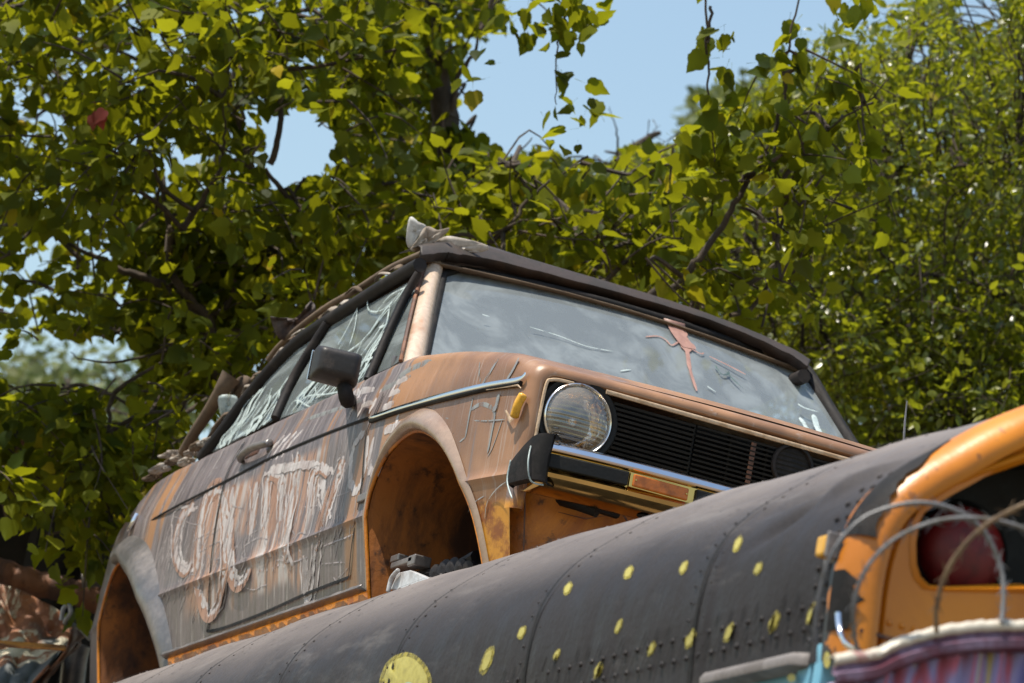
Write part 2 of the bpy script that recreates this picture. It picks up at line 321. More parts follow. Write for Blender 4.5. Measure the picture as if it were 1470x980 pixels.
def obj(name,mb,mat,parent=None,smooth=None,bevel=0,origin=None,solid=0,sub=0):
    me=bpy.data.meshes.new(name)
    o_=np.array(ORIG[parent.name]) if parent else np.array(origin if origin is not None else (0,0,-GZ),float)
    V=np.array(mb.v)-o_
    me.from_pydata([tuple(p) for p in V],[],mb.f)
    mats=mat if isinstance(mat,(list,tuple)) else [mat]
    for m_ in mats: me.materials.append(MAT[m_])
    if len(mats)>1: me.polygons.foreach_set('material_index',mb.mi)
    ob=bpy.data.objects.new(name,me);COL.objects.link(ob);ORIG[ob.name]=o_
    bm=bmesh.new();bm.from_mesh(me);bmesh.ops.recalc_face_normals(bm,faces=bm.faces);bm.to_mesh(me);bm.free()
    if smooth is not None:
        me.polygons.foreach_set('use_smooth',[True]*len(me.polygons))
        if smooth<180: me.set_sharp_from_angle(angle=rad(smooth))
    if solid: md=ob.modifiers.new('s','SOLIDIFY');md.thickness=solid;md.offset=-1
    if bevel: md=ob.modifiers.new('b','BEVEL');md.width=bevel;md.segments=3;md.limit_method='ANGLE'
    if parent: ob.parent=parent;ORIG[ob.name]=o_
    else: ob.location=(o_[0],o_[1],o_[2]+GZ);ORIG[ob.name]=o_
    return ob
def inlay(ob,mb,mat):
    me=ob.data
    if MAT[mat].name not in [m_.name for m_ in me.materials]: me.materials.append(MAT[mat])
    mi=[m_.name for m_ in me.materials].index(MAT[mat].name);o_=ORIG[ob.name]
    bm=bmesh.new();bm.from_mesh(me);vs=[bm.verts.new(tuple(np.array(p)-o_)) for p in mb.v];fs=[]
    for f in mb.f:
        try: f_=bm.faces.new([vs[i] for i in f]);f_.material_index=mi;f_.smooth=True;fs.append(f_)
        except ValueError: pass
    bmesh.ops.recalc_face_normals(bm,faces=fs);bm.to_mesh(me);bm.free()
def tag(o,label=None,cat_=None,group=None,kind=None):
    if label:o['label']=label
    if cat_:o['category']=cat_
    if group:o['group']=group
    if kind:o['kind']=kind
    return o
def thing(name,loc,label,cat_,group=None):
    o=bpy.data.objects.new(name,None);o.empty_display_size=.2;COL.objects.link(o);o.location=(loc[0],loc[1],loc[2]+GZ);ORIG[o.name]=np.array(loc,float)
    return tag(o,label,cat_,group)
# ------------------------------------------------------------------ ground
mb=MB();g=np.linspace(-400,400,41);mb.grid([[(x,y,-GZ) for y in g] for x in g]);tag(obj('ground',mb,'ground'),kind='structure')

# ================================================================== THE CAR
car=thing('abandoned_hatchback',(0,0,0),'brown and grey graffiti-covered abandoned convertible car without wheels, parked on the bus roof','car')
def ysd(x,z):
    a=.80
    if x>.15: a-=.062*((x-.15)/.47)**1.7
    if x<-2.5: a-=.05*((-2.5-x)/.5)**1.5
    v=0.
    if z>.74: v-=.055*((z-.74)/.18)**1.25
    v+=.0055*math.exp(-((z-.447)/.0085)**2)
    if z<.447: v-=(.447-z)*.20
    v+=.006*math.sin((x+.3)*3.1)*math.exp(-((z-.6)/.12)**2)
    return a+v
def ysd0(x,z):
    return ysd(x,z)-.0055*math.exp(-((z-.447)/.0085)**2)+.002
def onside(px,py,lift=0.):
    y=-.8
    for _ in range(8):
        p=at(px,py,1,y-lift);y=-ysd(p[0],p[2])
    return at(px,py,1,y-lift)
AF=cat([(-.205,.14,0),(-.222,.30,0),(-.238,.44,0),(-.225,.525,0),(-.15,.598,0),(-.01,.632,0),(.11,.624,0),(.25,.572,0),(.365,.482,0),(.455,.369,0),(.51,.227,0),(.525,.14,0)],8)[:,:2]
AR=cat([(-2.80,.14,0),(-2.83,.30,0),(-2.85,.45,0),(-2.845,.55,0),(-2.79,.615,0),(-2.69,.632,0),(-2.60,.615,0),(-2.511,.579,0),(-2.40,.53,0),(-2.277,.457,0),(-2.16,.37,0),(-2.06,.27,0),(-2.01,.20,0),(-1.98,.14,0)],8)[:,:2]
def arch(A,x):
    k=int(np.argmin(A[:,0]));B=A[k:];return float(np.interp(x,B[:,0],B[:,1]))
def zbot(x):
    z=.20 if x<.3 else .18
    if AF[:,0].min()<x<AF[:,0].max(): z=max(z,arch(AF,x))
    if AR[:,0].min()<x<AR[:,0].max(): z=max(z,arch(AR,x))
    return z
def ztop(x): return float(np.interp(x,[-3.04,-3.0,-2.957,-2.86,-2.777,-2.70,-2.6,-2.42,-.42,-.26,.09,.506,.571,.62],[.63,.70,.754,.80,.84,.875,.912,.925,.928,.922,.864,.790,.770,.748]))
HS=np.concatenate([np.linspace(.14,.43,12),[.436,.441,.447,.453,.460],np.linspace(.475,.70,10)])
def section(x,mode):
    zb,zt=zbot(x),ztop(x);zc=zt-.045;P=[]
    for h in HS:
        h=min(max(h,zb),zc);P.append((x,-ysd(x,h),h))
    for k in range(1,5):
        h=.70+(zc-.70)*k/4 if zc>.70 else zc
        h=max(h,zb);P.append((x,-ysd(x,h),h))
    yc=ysd(x,zc)-.045
    for k in range(1,6):
        a=math.pi/2*k/5;P.append((x,-(yc+.045*math.cos(a)),zc+.045*math.sin(a)))
    if mode=='deck':
        for k in range(1,9):
            t=k/8;P.append((x,-yc*(1-t),zt+.018*math.sin(math.pi/2*t)))
    else:
        P+=[(x,-(yc-.03),zt-.002),(x,-(yc-.045),zt-.02)]+[(x,-(yc-.05),zt-.02-.10*k) for k in (1,2,3,4,5,6)]
    return P
NS=len(HS)+9
def cols(a,b,st=.02,extra=()):
    c=list(np.arange(a,b,st))+[b]
    for A in (AF,AR):
        lo,hi=A[:,0].min(),A[:,0].max()
        c+=[lo-.001,lo+.0005,lo+.003,lo+.007,lo+.012,hi-.003,hi-.008]
        c+=list(A[::2,0])
    c=[x for x in c if a<=x<=b]+list(extra);return sorted(set(round(x,4) for x in c))
DX0,DX1=-1.585,-.318
body=MB();door=MB()
def mir(G): G=np.array(G);G[...,1]*=-1;return G
rear=np.array([section(x,'deck') for x in cols(-3.04,-2.42)])
cabin=np.array([section(x,'cab') for x in cols(-2.42,-.42,extra=(DX0,))])
front=np.array([section(x,'deck') for x in cols(-.42,.62,extra=(DX1,))])
def isdoor(G,i,j):
    x0,x1=G[i,0,0],G[i+1,0,0];z=G[i,j,2]
    return x0>=DX0-1e-6 and x1<=DX1+1e-6 and j<NS and z>.262
body.grid(rear);body.grid(mir(rear))
body.grid(cabin,skip=lambda i,j:isdoor(cabin,i,j));body.grid(mir(cabin))
body.grid(front,skip=lambda i,j:isdoor(front,i,j));body.grid(mir(front))
door.grid(cabin,skip=lambda i,j:not isdoor(cabin,i,j));door.grid(front,skip=lambda i,j:not isdoor(front,i,j))
# nose: rounded frame round the grille opening
def nose_loop(x,ins,rc):
    yo=ysd(.62,.6)-ins;zt=.748-ins*.92+.0;L=[]
    L.append((x,-yo+.004,.36+0*ins));L.append((x,-yo,.50));L.append((x,-yo,.60))
    for k in range(0,9):
        a=math.pi/2*k/8;L.append((x,-(yo-rc)-rc*math.cos(a),zt-rc+rc*math.sin(a)))
    for y in np.linspace(-(yo-rc)+.08,(yo-rc)-.08,14): L.append((x,y,zt+.012*(1-(y/.7)**2)))
    R_=[(x,-p[1],p[2]) for p in L[:12]][::-1]
    return L+R_
rings=[nose_loop(x,i,max(.045-i*.3,.02)) for x,i in ((.62,0),(.632,.002),(.644,.008),(.652,.016),(.656,.026),(.655,.034),(.648,.040),(.62,.042))]
nb=MB();nb.grid(np.array(rings));body.grid(np.array(rings))
bo=obj('body',body,'paint',car,35)
do=obj('door',door,'paint',car,35);tag(do,'grey and tan door with pale graffiti and a silver handle')
# inner structure : floor, firewall, wheel housings
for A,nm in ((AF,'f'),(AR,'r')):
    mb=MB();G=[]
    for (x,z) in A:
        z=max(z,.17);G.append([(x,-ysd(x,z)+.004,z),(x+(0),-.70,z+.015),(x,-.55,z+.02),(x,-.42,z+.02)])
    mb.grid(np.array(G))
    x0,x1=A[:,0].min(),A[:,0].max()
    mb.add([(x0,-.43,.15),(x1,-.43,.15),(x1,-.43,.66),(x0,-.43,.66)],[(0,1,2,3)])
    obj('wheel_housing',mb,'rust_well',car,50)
mb=MB();mb.box((-1.3,0,.225),(2.9,1.42,.03));mb.box((-.46,0,.56),(.03,1.36,.62));mb.box((-2.42,0,.56),(.03,1.3,.62));mb.box((.12,0,.26),(.9,.80,.04));mb.box((-2.7,0,.3),(.6,.8,.04))
obj('floor_pan',mb,'rust_dark',car)
# sill: grey lip and ragged rusty box section
mb=MB();xs=np.linspace(-1.97,-.20,50);G=[]
for i,x in enumerate(xs):
    o=.004*math.sin(i*1.9)+.004*R.rand();G.append([(x,-.79-o*.5,.252),(x,-.795,.243),(x,-.775,.235)])
mb.grid(np.array(G));obj('sill_lip',mb,'greymetal',car,60,solid=.004)
mb=MB();G=[]
for i,x in enumerate(xs): G.append([(x,-.772,.240),(x,-.762-.01*R.rand(),.215),(x,-.775-.012*R.rand(),.190),(x,-.745,.155-.015*R.rand())])
mb.grid(np.array(G));obj('sill',mb,'rust_bright',car,60)
# front apron below the bumper
mb=MB();G=[]
for y in np.linspace(-.70,.70,40):
    xx=.60+.02*math.cos(y*2)-.10*max(0,(abs(y)-.60)/.1)**2*.5
    G.append([(xx+.0,y,.50),(xx,y,.40),(xx-.012,y,.33),(xx-.02,y,.26),(xx-.06,y,.16)])
mb.grid(np.array(G));apr=obj('front_apron',mb,'rust_bright',car,60)
mb=MB();mb.ribbon([at(px,py,0,.625) for px,py in ((752,694),(753,730),(752,770),(751,800))],(1,-.3,0),.006,.006);mb.ribbon([at(px,py,0,.625) for px,py in ((885,728),(897,745),(905,760))],(1,0,0),.008,.006)
mb.ribbon([at(px,py,0,.612) for px,py in ((800,735),(840,745),(870,740))],(1,0,0),.004,.004)
inlay(apr,mb,'rust_dark')
mb=MB();mb.tube(cat([at(805,715,0,.60),at(830,722,0,.66),at(858,732,0,.70)],5),.020,10);mb.tube(cat([at(850,727,0,.70),at(885,738,0,.64)],5),.012,8);obj('tow_eye',mb,'black',car,40)
# wheel arch rims and flares
def offs(A,z0=.17):
    P=[p for p in A if p[1]>=z0-.001];P=np.array(P);T=np.gradient(P,axis=0);T/=np.linalg.norm(T,axis=1)[:,None];N=np.stack([-T[:,1],T[:,0]],1)
    return P,N
for A,nm,lo in ((AF,0,.17),(AR,1,.17)):
    P,N=offs(A,lo);c=.5*(P[0]+P[-1])
    if ((P[len(P)//2]+N[len(P)//2]*.1)-c)@((P[len(P)//2]+N[len(P)//2]*.1)-c) < (P[len(P)//2]-c)@(P[len(P)//2]-c): N=-N
    mb=MB();mb.tube([(p[0],-ysd0(p[0],p[1])-.001,p[1]) for p in P],.0055,6);obj('arch_rim',mb,'rust_bright',car,60)
    m_=len(P);G=[]
    rng=range(m_) if nm==0 else range(int(m_*.36),m_)
    for q,i in enumerate(rng):
        t=i/(m_-1);s_=math.sin(math.pi*min(1,max(0,(t-.02)/.98)))**.5
        if nm==0: wd=.022+.040*math.exp(-((t-.52)/.17)**2);bl=.004+.026*math.exp(-((t-.52)/.18)**2)
        else: wd=.060+.06*math.exp(-((t-.66)/.25)**2);bl=.020+.02*math.exp(-((t-.6)/.3)**2)
        row=[]
        for k,(a,b) in enumerate(((0,0),(.02,.55),(.15,.9),(.4,1),(.65,.75),(.85,.3),(1,0),(1.12,-.25))):
            x,z=P[i]+N[i]*wd*a;row.append((x,-ysd0(x,z)-bl*b-.002,z))
        G.append(row)
    mb=MB();mb.grid(np.array(G));o=obj('arch_flare',mb,'flare' if nm==0 else 'greymetal',car,50)
    if nm: tag(o,'bare grey metal flare over the rear wheel arch')
# side lines: waist strip, shut lines, chrome moulding
NRM=(0,-1,.05)
def sidepath(L,n=6,lift=0): return cat([onside(a,b,lift) for a,b in L],n)
mb=MB();mb.ribbon(sidepath([(160,785),(230,740),(326,690),(400,652),(470,622),(530,600)],10),NRM,.010,.002,.002,False);obj('waist_strip',mb,'rubber',car)
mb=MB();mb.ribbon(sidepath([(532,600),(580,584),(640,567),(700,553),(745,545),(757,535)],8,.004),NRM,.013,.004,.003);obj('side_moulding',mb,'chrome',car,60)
mb=MB();mb.tube(sidepath([(532,604),(580,588),(640,572),(700,558),(748,550)],8,.003),.007,6);obj('moulding_backing',mb,'black',car,60)
mb=MB()
mb.ribbon(sidepath([(552,565),(540,592),(527,625),(520,700),(507,780),(502,829)],8),NRM,.008,.0035,.0005,False)
mb.ribbon(sidepath([(502,829),(440,853),(370,884),(304,906),(301,890),(303,820),(313,740),(324,690),(336,660),(352,635)],8),NRM,.010,.0035,.0005,False)
obj('door_gap',mb,'rubber',car)
# side marker and badge
mb=MB();p=onside(522,714,.004);mb.box(p,(.075,.012,.022));obj('side_marker',mb,'greymetal',car,bevel=.003)
# corner lamp on the fender
mb=MB();a,b=onside(752,565,.012),onside(738,600,.012);mb.tube(cat([a,(a+b)/2+np.array([.0,-.004,0]),b],6),[.006]+[.012]*11+[.007],8);obj('corner_lamp',mb,'yellowlens',car,60)
mb=MB();mb.ribbon([onside(728,590,.004),onside(735,604,.004),onside(744,596,.004)],NRM,.02,.004);mb.ribbon([onside(700,560,.004),onside(745,553,.004),onside(750,558,.004)],NRM,.008,.004);obj('lamp_bracket',mb,'cream',car)
# door handle
mb=MB();p0,p1=onside(346,655,.022),onside(384,636,.022)
mb.tube(cat([onside(347,660,.006),p0,(p0+p1)/2+[0,-.008,.004],p1,onside(386,634,.004)],6),[.011]*5+[.013]*14+[.011]*6 if False else .012,8)
hd=obj('door_handle',mb,'greymetal',do,60)
mb=MB();mb.box((onside(362,650)+onside(366,648))/2,(.12,.012,.035));obj('handle_recess',mb,'rust_dark',do,bevel=.006)
# grille
mb=MB();mb.box((.600,0,.61),(.01,1.40,.19));obj('grille_backing',mb,'black',car)
gr=MB()
for k in range(14):
    z=.532+k*.0125
    for (ya,yb) in ((-.505,-.27),(-.27,.27),(.27,.505)):
        gr.box((.636 if ya!=-.27 else .640,(ya+yb)/2,z),(.018,abs(yb-ya)-.004,.0062 if ya!=-.27 else .0050),np.array([[math.cos(.35),0,math.sin(.35)],[0,1,0],[-math.sin(.35),0,math.cos(.35)]]))
for y in (-.505,-.27,-.165,-.06,.06,.165,.27,.505): gr.box((.628,y,.612),(.02,.006,.17))
obj('grille',gr,'black',car)
mb=MB();mb.box((.646,-.105,.61),(.004,.014,.165));obj('rusty_grille_bar',mb,'rust_dark',car)
mb=MB();th=np.linspace(0,2*math.pi,40);c=at(1130,672,0,.62);mb.tube([(.650,c[1]+.055*math.cos(t),c[2]+.055*math.sin(t)) for t in th],.0065,6);mb.lathe((.646,c[1],c[2]),(1,0,0),[(0,.054),(.002,.0005)],30);obj('fan_ring',mb,'rail',car,60)
# cream trim frame
L=[(.655,-.700,.525),(.655,-.700,.62),(.655,-.697,.690),(.655,-.685,.703),(.655,-.660,.708),(.655,-.625,.709)]
mb=MB();mb.tube(cat(L,5),.0048,6);mb.tube([(.655,y,.712) for y in np.linspace(-.535,.535,30)],.0062,6)
mb.tube([(.655,-y,z) for (_,y,z) in cat(L,5)],.0048,6);obj('grille_trim',mb,'cream',car,60)
mb=MB();mb.box((.645,0,.527),(.01,1.0,.008));obj('grille_lower_trim',mb,'greymetal',car)
# headlights
for s in (-1,1):
    c=(.62,s*.597,.622)
    hl=MB();hl.lathe(c,(1,0,0),[(-.02,.116),(.026,.114),(.034,.108),(.034,.100),(.030,.094)],48);ho=obj('headlight',hl,'black',car,40)
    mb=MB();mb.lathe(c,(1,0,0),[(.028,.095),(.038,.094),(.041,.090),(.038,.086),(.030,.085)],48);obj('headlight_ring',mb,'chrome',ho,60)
    mb=MB();mb.lathe(c,(1,0,0),[(.036,.086),(.046,.075),(.054,.055),(.059,.03),(.061,.0005)],48);obj('headlight_lens',mb,'lens',ho,180)
    mb=MB();mb.lathe(c,(1,0,0),[(.034,.085),(.015,.080),(-.005,.068),(-.022,.045),(-.030,.02),(-.031,.0005)],48);mb.lathe(c,(1,0,0),[(-.03,.014),(.005,.012),(.012,.0005)],16);obj('reflector',mb,'reflector',ho,180)
# bumper
def bump_prof(y,back=0): 
    P=[(.765,.517),(.790,.520),(.806,.516),(.818,.507),(.822,.497),(.816,.489),(.812,.486),(.812,.446),(.816,.443),(.826,.434),(.822,.424),(.808,.415),(.78,.405),(.73,.396),(.70,.400)]
    return [(x-back,y,z) for x,z in P]
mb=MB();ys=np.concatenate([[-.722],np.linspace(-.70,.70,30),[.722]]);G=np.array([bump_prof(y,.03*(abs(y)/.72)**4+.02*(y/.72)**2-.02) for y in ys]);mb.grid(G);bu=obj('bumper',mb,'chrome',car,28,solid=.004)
mb=MB()
def bx(y): return .03*(abs(y)/.72)**4+.02*(y/.72)**2-.02
for ya,yb in ((-.705,-.505),(-.318,.318),(.505,.705)):
    G=[[(.818-bx(y),y,.484),(.822-bx(y),y,.480),(.822-bx(y),y,.450),(.818-bx(y),y,.447)] for y in np.linspace(ya,yb,12)];mb.grid(np.array(G))
    for y in (ya,yb): mb.box((.816-bx(y),y,.466),(.010,.004,.034))
obj('bumper_strip',mb,'black',bu,40)
for s in (-1,1):
    mb=MB();mb.box((.823,s*.415,.465),(.014,.152,.032));ind=obj('turn_signal',mb,'amber',bu,bevel=.004)
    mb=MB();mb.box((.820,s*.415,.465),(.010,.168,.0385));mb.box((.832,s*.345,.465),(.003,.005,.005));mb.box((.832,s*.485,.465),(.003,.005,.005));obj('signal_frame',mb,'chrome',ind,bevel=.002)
mb=MB()
for (ya,yb,z0) in ((-.50,-.34,.4025),): mb.lathe((.76,(ya+yb)/2,.399),(0,0,-1),[(0,.018),(.004,.014),(.004,.0005)],16)
obj('bumper_hole',mb,'black',bu)
# rubber end cap wrapping onto the fender
bends=[]
for s in (-1,1):
    mb=MB();G=[]
    pts=[(.80,.705,.530,.404),(.812,.715,.528,.405),(.810,.732,.526,.406),(.797,.745,.524,.407),(.77,.752,.518,.408),(.735,.757,.500,.408),(.70,.760,.480,.408),(.672,.762,.462,.408),(.662,.750,.46,.41)]
    for x,y,zt,zb in pts: G.append([(x-.03,s*(y-.03),zt-.004),(x,s*y,zt),(x+.002,s*(y+.004),(zt+zb)/2),(x,s*y,zb),(x-.03,s*(y-.03),zb+.004)])
    mb.grid(np.array(G));bends.append(obj('bumper_end',mb,'rubber',bu,40,solid=.004))
mb=MB();mb.tube(cat([at(762,640,0,.78),at(758,665,0,.80),at(762,690,0,.80),at(780,696,0,.80)],5),.0022,5);mb.tube(cat([at(733,660,1,-.80),at(728,690,1,-.80),at(735,715,1,-.80)],5),.002,5);inlay(bends[0],mb,'glasspaint')
# windscreen
WP=(-.38,0,.93);WN=np.array((.43,0,.47))/math.hypot(.43,.47)
def ws(px,py,l=0.): return onp(px,py,np.array(WP)+WN*l,WN)
def wyz(y,z): return np.array([-.38-(z-.93)*.47/.43,y,z])
g0=[(-.70,.93),(.80,.93)];TR,TL=ws(641,384),ws(1150,530)
BR=TR+(ws(613,517)-TR)*1.35;BL=TL+(ws(1216,632)-TL)*2.0
mb=MB();G=[]
for t in np.linspace(0,1,24):
    a=BR+(BL-BR)*t;b=TR+(TL-TR)*t;bul=.055*(1-(2*t-1)**2)
    G.append([a+(b-a)*q+WN*bul*.6 for q in np.linspace(0,1,10)])
mb.grid(np.array(G));wsg=obj('windscreen',mb,'ws_glass',car,180)
mb=MB()
top=[TR+(TL-TR)*t+WN*(.033*(1-(2*t-1)**2)) for t in np.linspace(0,1,24)]
def seal(off,r,mat,nm,par):
    mb=MB();P=[BR+(TR-BR)*t for t in np.linspace(0,.93,10)]+top[1:-1]+[BL+(TL-BL)*t for t in np.linspace(.93,0,10)]
    P=np.array(P);c=P.mean(0);Q=[];
    for i,p in enumerate(P):
        T=P[min(i+1,len(P)-1)]-P[max(i-1,0)];T/=np.linalg.norm(T);Q.append(p+np.cross(T,WN)*-off)
    mb.tube(Q,r,8);return obj(nm,mb,mat,par,60)
seal(.006,.013,'rubber','windscreen_seal',wsg)
# pillars
mb=MB();L1=[(641,371),(636,385),(626,430),(611,514),(608,530)];L2=[(617,369),(609,395),(598,440),(581,517),(578,533)]
a=[ws(*p,l=.012) for p in L1];b=[ws(*p,l=.020) for p in L2];G=[]
for p,q in zip(cat(a,5),cat(b,5)):
    m_=(p+q)/2+WN*.012;G.append([p-WN*.03,p,p+(m_-p)*.6+WN*.004,m_,q+(m_-q)*.5+WN*.002,q-WN*.008,q+np.array([-.05,.012,-.02])])
mb.grid(np.array(G));obj('pillar',mb,'pillar_lit_tan',car,60)
mb=MB();mb.tube(cat([ws(*p,l=.01) for p in [(613,372),(604,398),(592,442),(575,518)]],6),.006,6);obj('pillar_trim',mb,'rust_dark',car,60)
mb=MB();P=cat([ws(*p) for p in [(1146,522),(1163,540),(1190,585),(1222,636),(1240,662)]],6);mb.tube(P,.020,8);obj('pillar',mb,'rubber',car,60)
# windscreen header and the torn roof edge over it
def band(Lt,Lb,off,deep,mat,nm,jag=0,par=None):
    t_=cat([np.array((*p,0.)) for p in Lt],8);b_=cat([np.array((*p,0.)) for p in Lb],8);n=60
    def rs(P): 
        u=np.linspace(0,len(P)-1,n);return np.stack([np.interp(u,range(len(P)),P[:,k]) for k in (0,1)],1)
    A,B=rs(t_),rs(b_);G=[]
    for i in range(n):
        j=jag*(R.rand()-.5)
        p=ws(*A[i],l=off);q=ws(B[i][0],B[i][1]+j,l=off+.015)
        G.append([p+np.array([-deep,0,.01]),p,(p+q)/2+WN*.012,q,q-WN*.03])
    mb=MB();mb.grid(np.array(G));return obj(nm,mb,mat,par or car,50,solid=.003)
band([(612,366),(640,366),(700,374),(800,400),(950,443),(1050,478),(1152,520)],[(618,376),(642,376),(700,384),(800,408),(950,452),(1050,486),(1150,526)],.01,.03,'paint','windscreen_header')
band([(600,352),(628,346),(655,341),(700,352),(760,371),(900,413),(1030,458),(1130,499),(1163,516)],[(604,366),(640,362),(655,364),(700,371),(800,396),(950,437),(1050,470),(1130,506),(1160,526)],.05,.16,'header','roof_edge',1.2)
band([(640,360),(700,367),(800,392),(950,436),(1050,470),(1130,506),(1155,520)],[(642,368),(700,376),(800,401),(950,444),(1050,478),(1130,515),(1156,528)],.02,.05,'tarp','roof_lining',5)
# side window frames on the tumblehome plane
SWP=(0,-.735,.925);SWN=np.array((0,-.42,.12));SWN/=np.linalg.norm(SWN)
def sw(px,py,l=0.): return onp(px,py,np.array(SWP)+SWN*l,SWN)
def poly(L,mat,nm,par,l=0.,ext=.006):
    mb=MB();mb.prism([sw(*p,l=l) for p in L],-SWN*ext);return obj(nm,mb,mat,par)
swd=poly([(599,398),(470,470),(397,602),(505,562),(535,535)],'side_glass','side_window',do,-.004)
swc=poly([(462,478),(400,520),(345,585),(298,652),(388,604)],'side_glass','side_window',car,-.004)
poly([(596,405),(540,536),(562,526),(574,517)],'side_glass','quarter_light',do,-.010)
def bar(L,r,mat,nm,par,l=0.,n=8):
    mb=MB();mb.tube(cat([sw(*p,l=l) for p in L],6),r,n);return obj(nm,mb,mat,par,60)
bar([(603,380),(560,405),(510,437),(470,462),(430,490),(390,530),(350,578),(318,622),(290,658)],.022,'rail','roof_rail',car,.004)
bar([(470,464),(447,500),(420,545),(395,600)],.015,'rail','window_post',car,.008)
bar([(601,392),(582,425),(556,480),(528,545)],.013,'rail','quarter_light_post',do,.006)
bar([(606,364),(560,385),(510,417),(470,440),(430,470),(400,498),(385,517)],.010,'tarp','roof_rail_trim',car,.0)
P=cat([sw(*p,l=.006) for p in [(575,383),(520,415),(470,450),(430,480),(390,518),(345,570),(300,630)]],14)
for i in range(0,len(P)-6,5):
    if R.rand()<.85:
        q=[P[i]+R.randn(3)*.006,P[i+2]+R.randn(3)*.006+[0,0,.010+.01*R.rand()],P[i+5]+R.randn(3)*.006+[0,0,.004]];mb=MB();mb.ribbon(cat(q,5),(.2,-.6,.7),.014+.026*R.rand(),.0,.003)
        obj('torn_canvas_edge',mb,'cloth' if i%3 else 'tarp',car,60,solid=.002)
# far side rail and pillar so the cockpit reads from elsewhere
mb=MB();Q=cat([sw(*p) for p in [(603,380),(510,437),(430,490),(350,578),(290,658)]],6);Q[:,1]*=-1;mb.tube(Q,.022,8);obj('roof_rail',mb,'rail',car,60)
# soft top canvas added behind the header to darken the cabin, folded canvas at the rear
mb=MB();G=[]
rail=cat([sw(*p,l=-.01) for p in [(600,376),(560,400),(510,432),(470,457),(430,486),(390,526),(350,574),(318,618),(290,654)]],4)
for p in rail: G.append([(p[0],p[1]*(1-q)+(-p[1]+.05)*q,p[2]+.012+.03*math.sin(math.pi*q)) for q in np.linspace(0,1,9)])
mb.grid(np.array(G));obj('added_shade_canvas',mb,'tarp',car,60,solid=.004)
# scraps standing on the rail and rear deck
def rag(L,mat,nm,t,par=car,crump=.02,plane=None,seg=6):
    """crumpled sheet with an outline, at depth t"""
    P=np.array([dep(*p,t) for p in L]);c=P.mean(0);n=len(P);G=[]
    Pc=cat(P,4,True);mb=MB();rr=[0.02,.35,.7,1.]
    for i,p in enumerate(Pc):
        row=[]
        for k,q in enumerate(rr):
            v=c+(p-c)*q;ph=i*.9+k*1.7
            v=v+cf*crump*.5*(math.sin(ph)+.6*math.sin(v[0]*22+v[2]*17));row.append(v)
        G.append(row)
    mb.grid(np.array(G),True);return obj(nm,mb,mat,par,60,solid=.004)
dT=lambda px,py,l=0.:float((sw(px,py,l)-C0)@cf)
d1=float((ws(605,360)-C0)@cf)
rag([(588,312),(600,318),(612,325),(600,340),(590,357),(583,345)],'cloth_white','torn_cloth_flap',d1-.02,crump=.003)
rag([(612,325),(628,330),(645,327),(630,343),(610,356),(596,362),(590,357),(600,342)],'cloth','torn_cloth_flap',d1-.05,crump=.006)
rag([(630,343),(655,340),(700,352),(690,362),(650,362),(625,366),(600,368)],'cloth','torn_lining',d1-.03,crump=.006)
rag([(388,455),(400,458),(418,462),(440,447),(447,433),(452,440),(450,455),(425,478),(408,488),(396,478)],'scorch','bent_metal_scrap',dT(420,480)+.02)
d2=dT(310,630)+.10
mb=MB();P=cat([dep(332,540,d2),dep(318,560,d2),dep(300,590,d2+.05),dep(280,620,d2+.1),dep(262,650,d2+.15)],6)
mb.tube(P,np.interp(np.linspace(0,1,len(P)),[0,.12,.3,1],[.035,.030,.022,.016]),10);obj('folded_canvas_roll',mb,'tarp',car,60)
rag([(345,540),(332,560),(316,600),(290,640),(300,648),(322,618),(350,570),(362,545)],'tarp','torn_canvas_sheet',d2+.03)
rag([(314,569),(338,568),(340,580),(326,600),(318,598)],'glasspaint','plastic_scrap',d2-.06,crump=.003)
for k in range(9):
    cx,cy=[(250,660),(262,655),(275,650),(287,640),(232,672),(243,652),(222,684),(268,662),(295,634)][k];a=R.rand(8)*6+7
    rag([(cx+a[i]*1.5*math.cos(i*.785),cy+a[i]*.6*math.sin(i*.785)-.35*a[i]*math.cos(i*.785)) for i in range(8)],'cloth' if k%3 else 'tarp','canvas_scrap',dT(cx,cy+15)+.02+.03*R.rand(),crump=.006)
# mirror
mb=MB();cx=(onp(485,526,(0,-.90,.9),(0,1,0)))
fwd=np.array([1,0,0]);G=[]
m0=at(483,526,1,-.905)
LL=[(-.050,.001,.001),(-.053,.050,.038),(-.046,.059,.046),(-.02,.063,.050),(.025,.060,.048),(.048,.050,.040),(.056,.034,.026),(.058,.001,.001)]
for h in range(28):
    a=2*math.pi*h/28;ca,sa=math.cos(a),math.sin(a);sg=lambda v:math.copysign(abs(v)**.42,v)
    G.append([m0+np.array([x,-ry*sg(ca)*1.15,rz*sg(sa)*1.12]) for x,ry,rz in LL])
Rm=np.array([[math.cos(-.18),-math.sin(-.18),0],[math.sin(-.18),math.cos(-.18),0],[0,0,1]])
mb=MB();vs=[]
for x,sy,sz in ((-.045,.130,.094),(.010,.132,.096),(.050,.104,.070)):
    vs.append([m0+Rm@np.array([x,yy*sy/2,zz*sz/2]) for yy,zz in ((-1,-1),(1,-1),(1,1),(-1,1))])
mb.grid(np.array([list(v)+[v[0]] for v in vs]));o_=len(mb.v);mb.add(vs[0],[(0,1,2,3)]);mb.add(vs[2],[(0,1,2,3)])
mi=obj('wing_mirror',mb,'mirror_shell',car)
bm=bmesh.new();bm.from_mesh(mi.data);bmesh.ops.remove_doubles(bm,verts=bm.verts,dist=1e-5);bmesh.ops.recalc_face_normals(bm,faces=bm.faces);bmesh.ops.bevel(bm,geom=list(bm.edges),offset=.016,segments=4,affect='EDGES',profile=.6);bm.to_mesh(mi.data);bm.free();mi.data.polygons.foreach_set('use_smooth',[True]*len(mi.data.polygons))
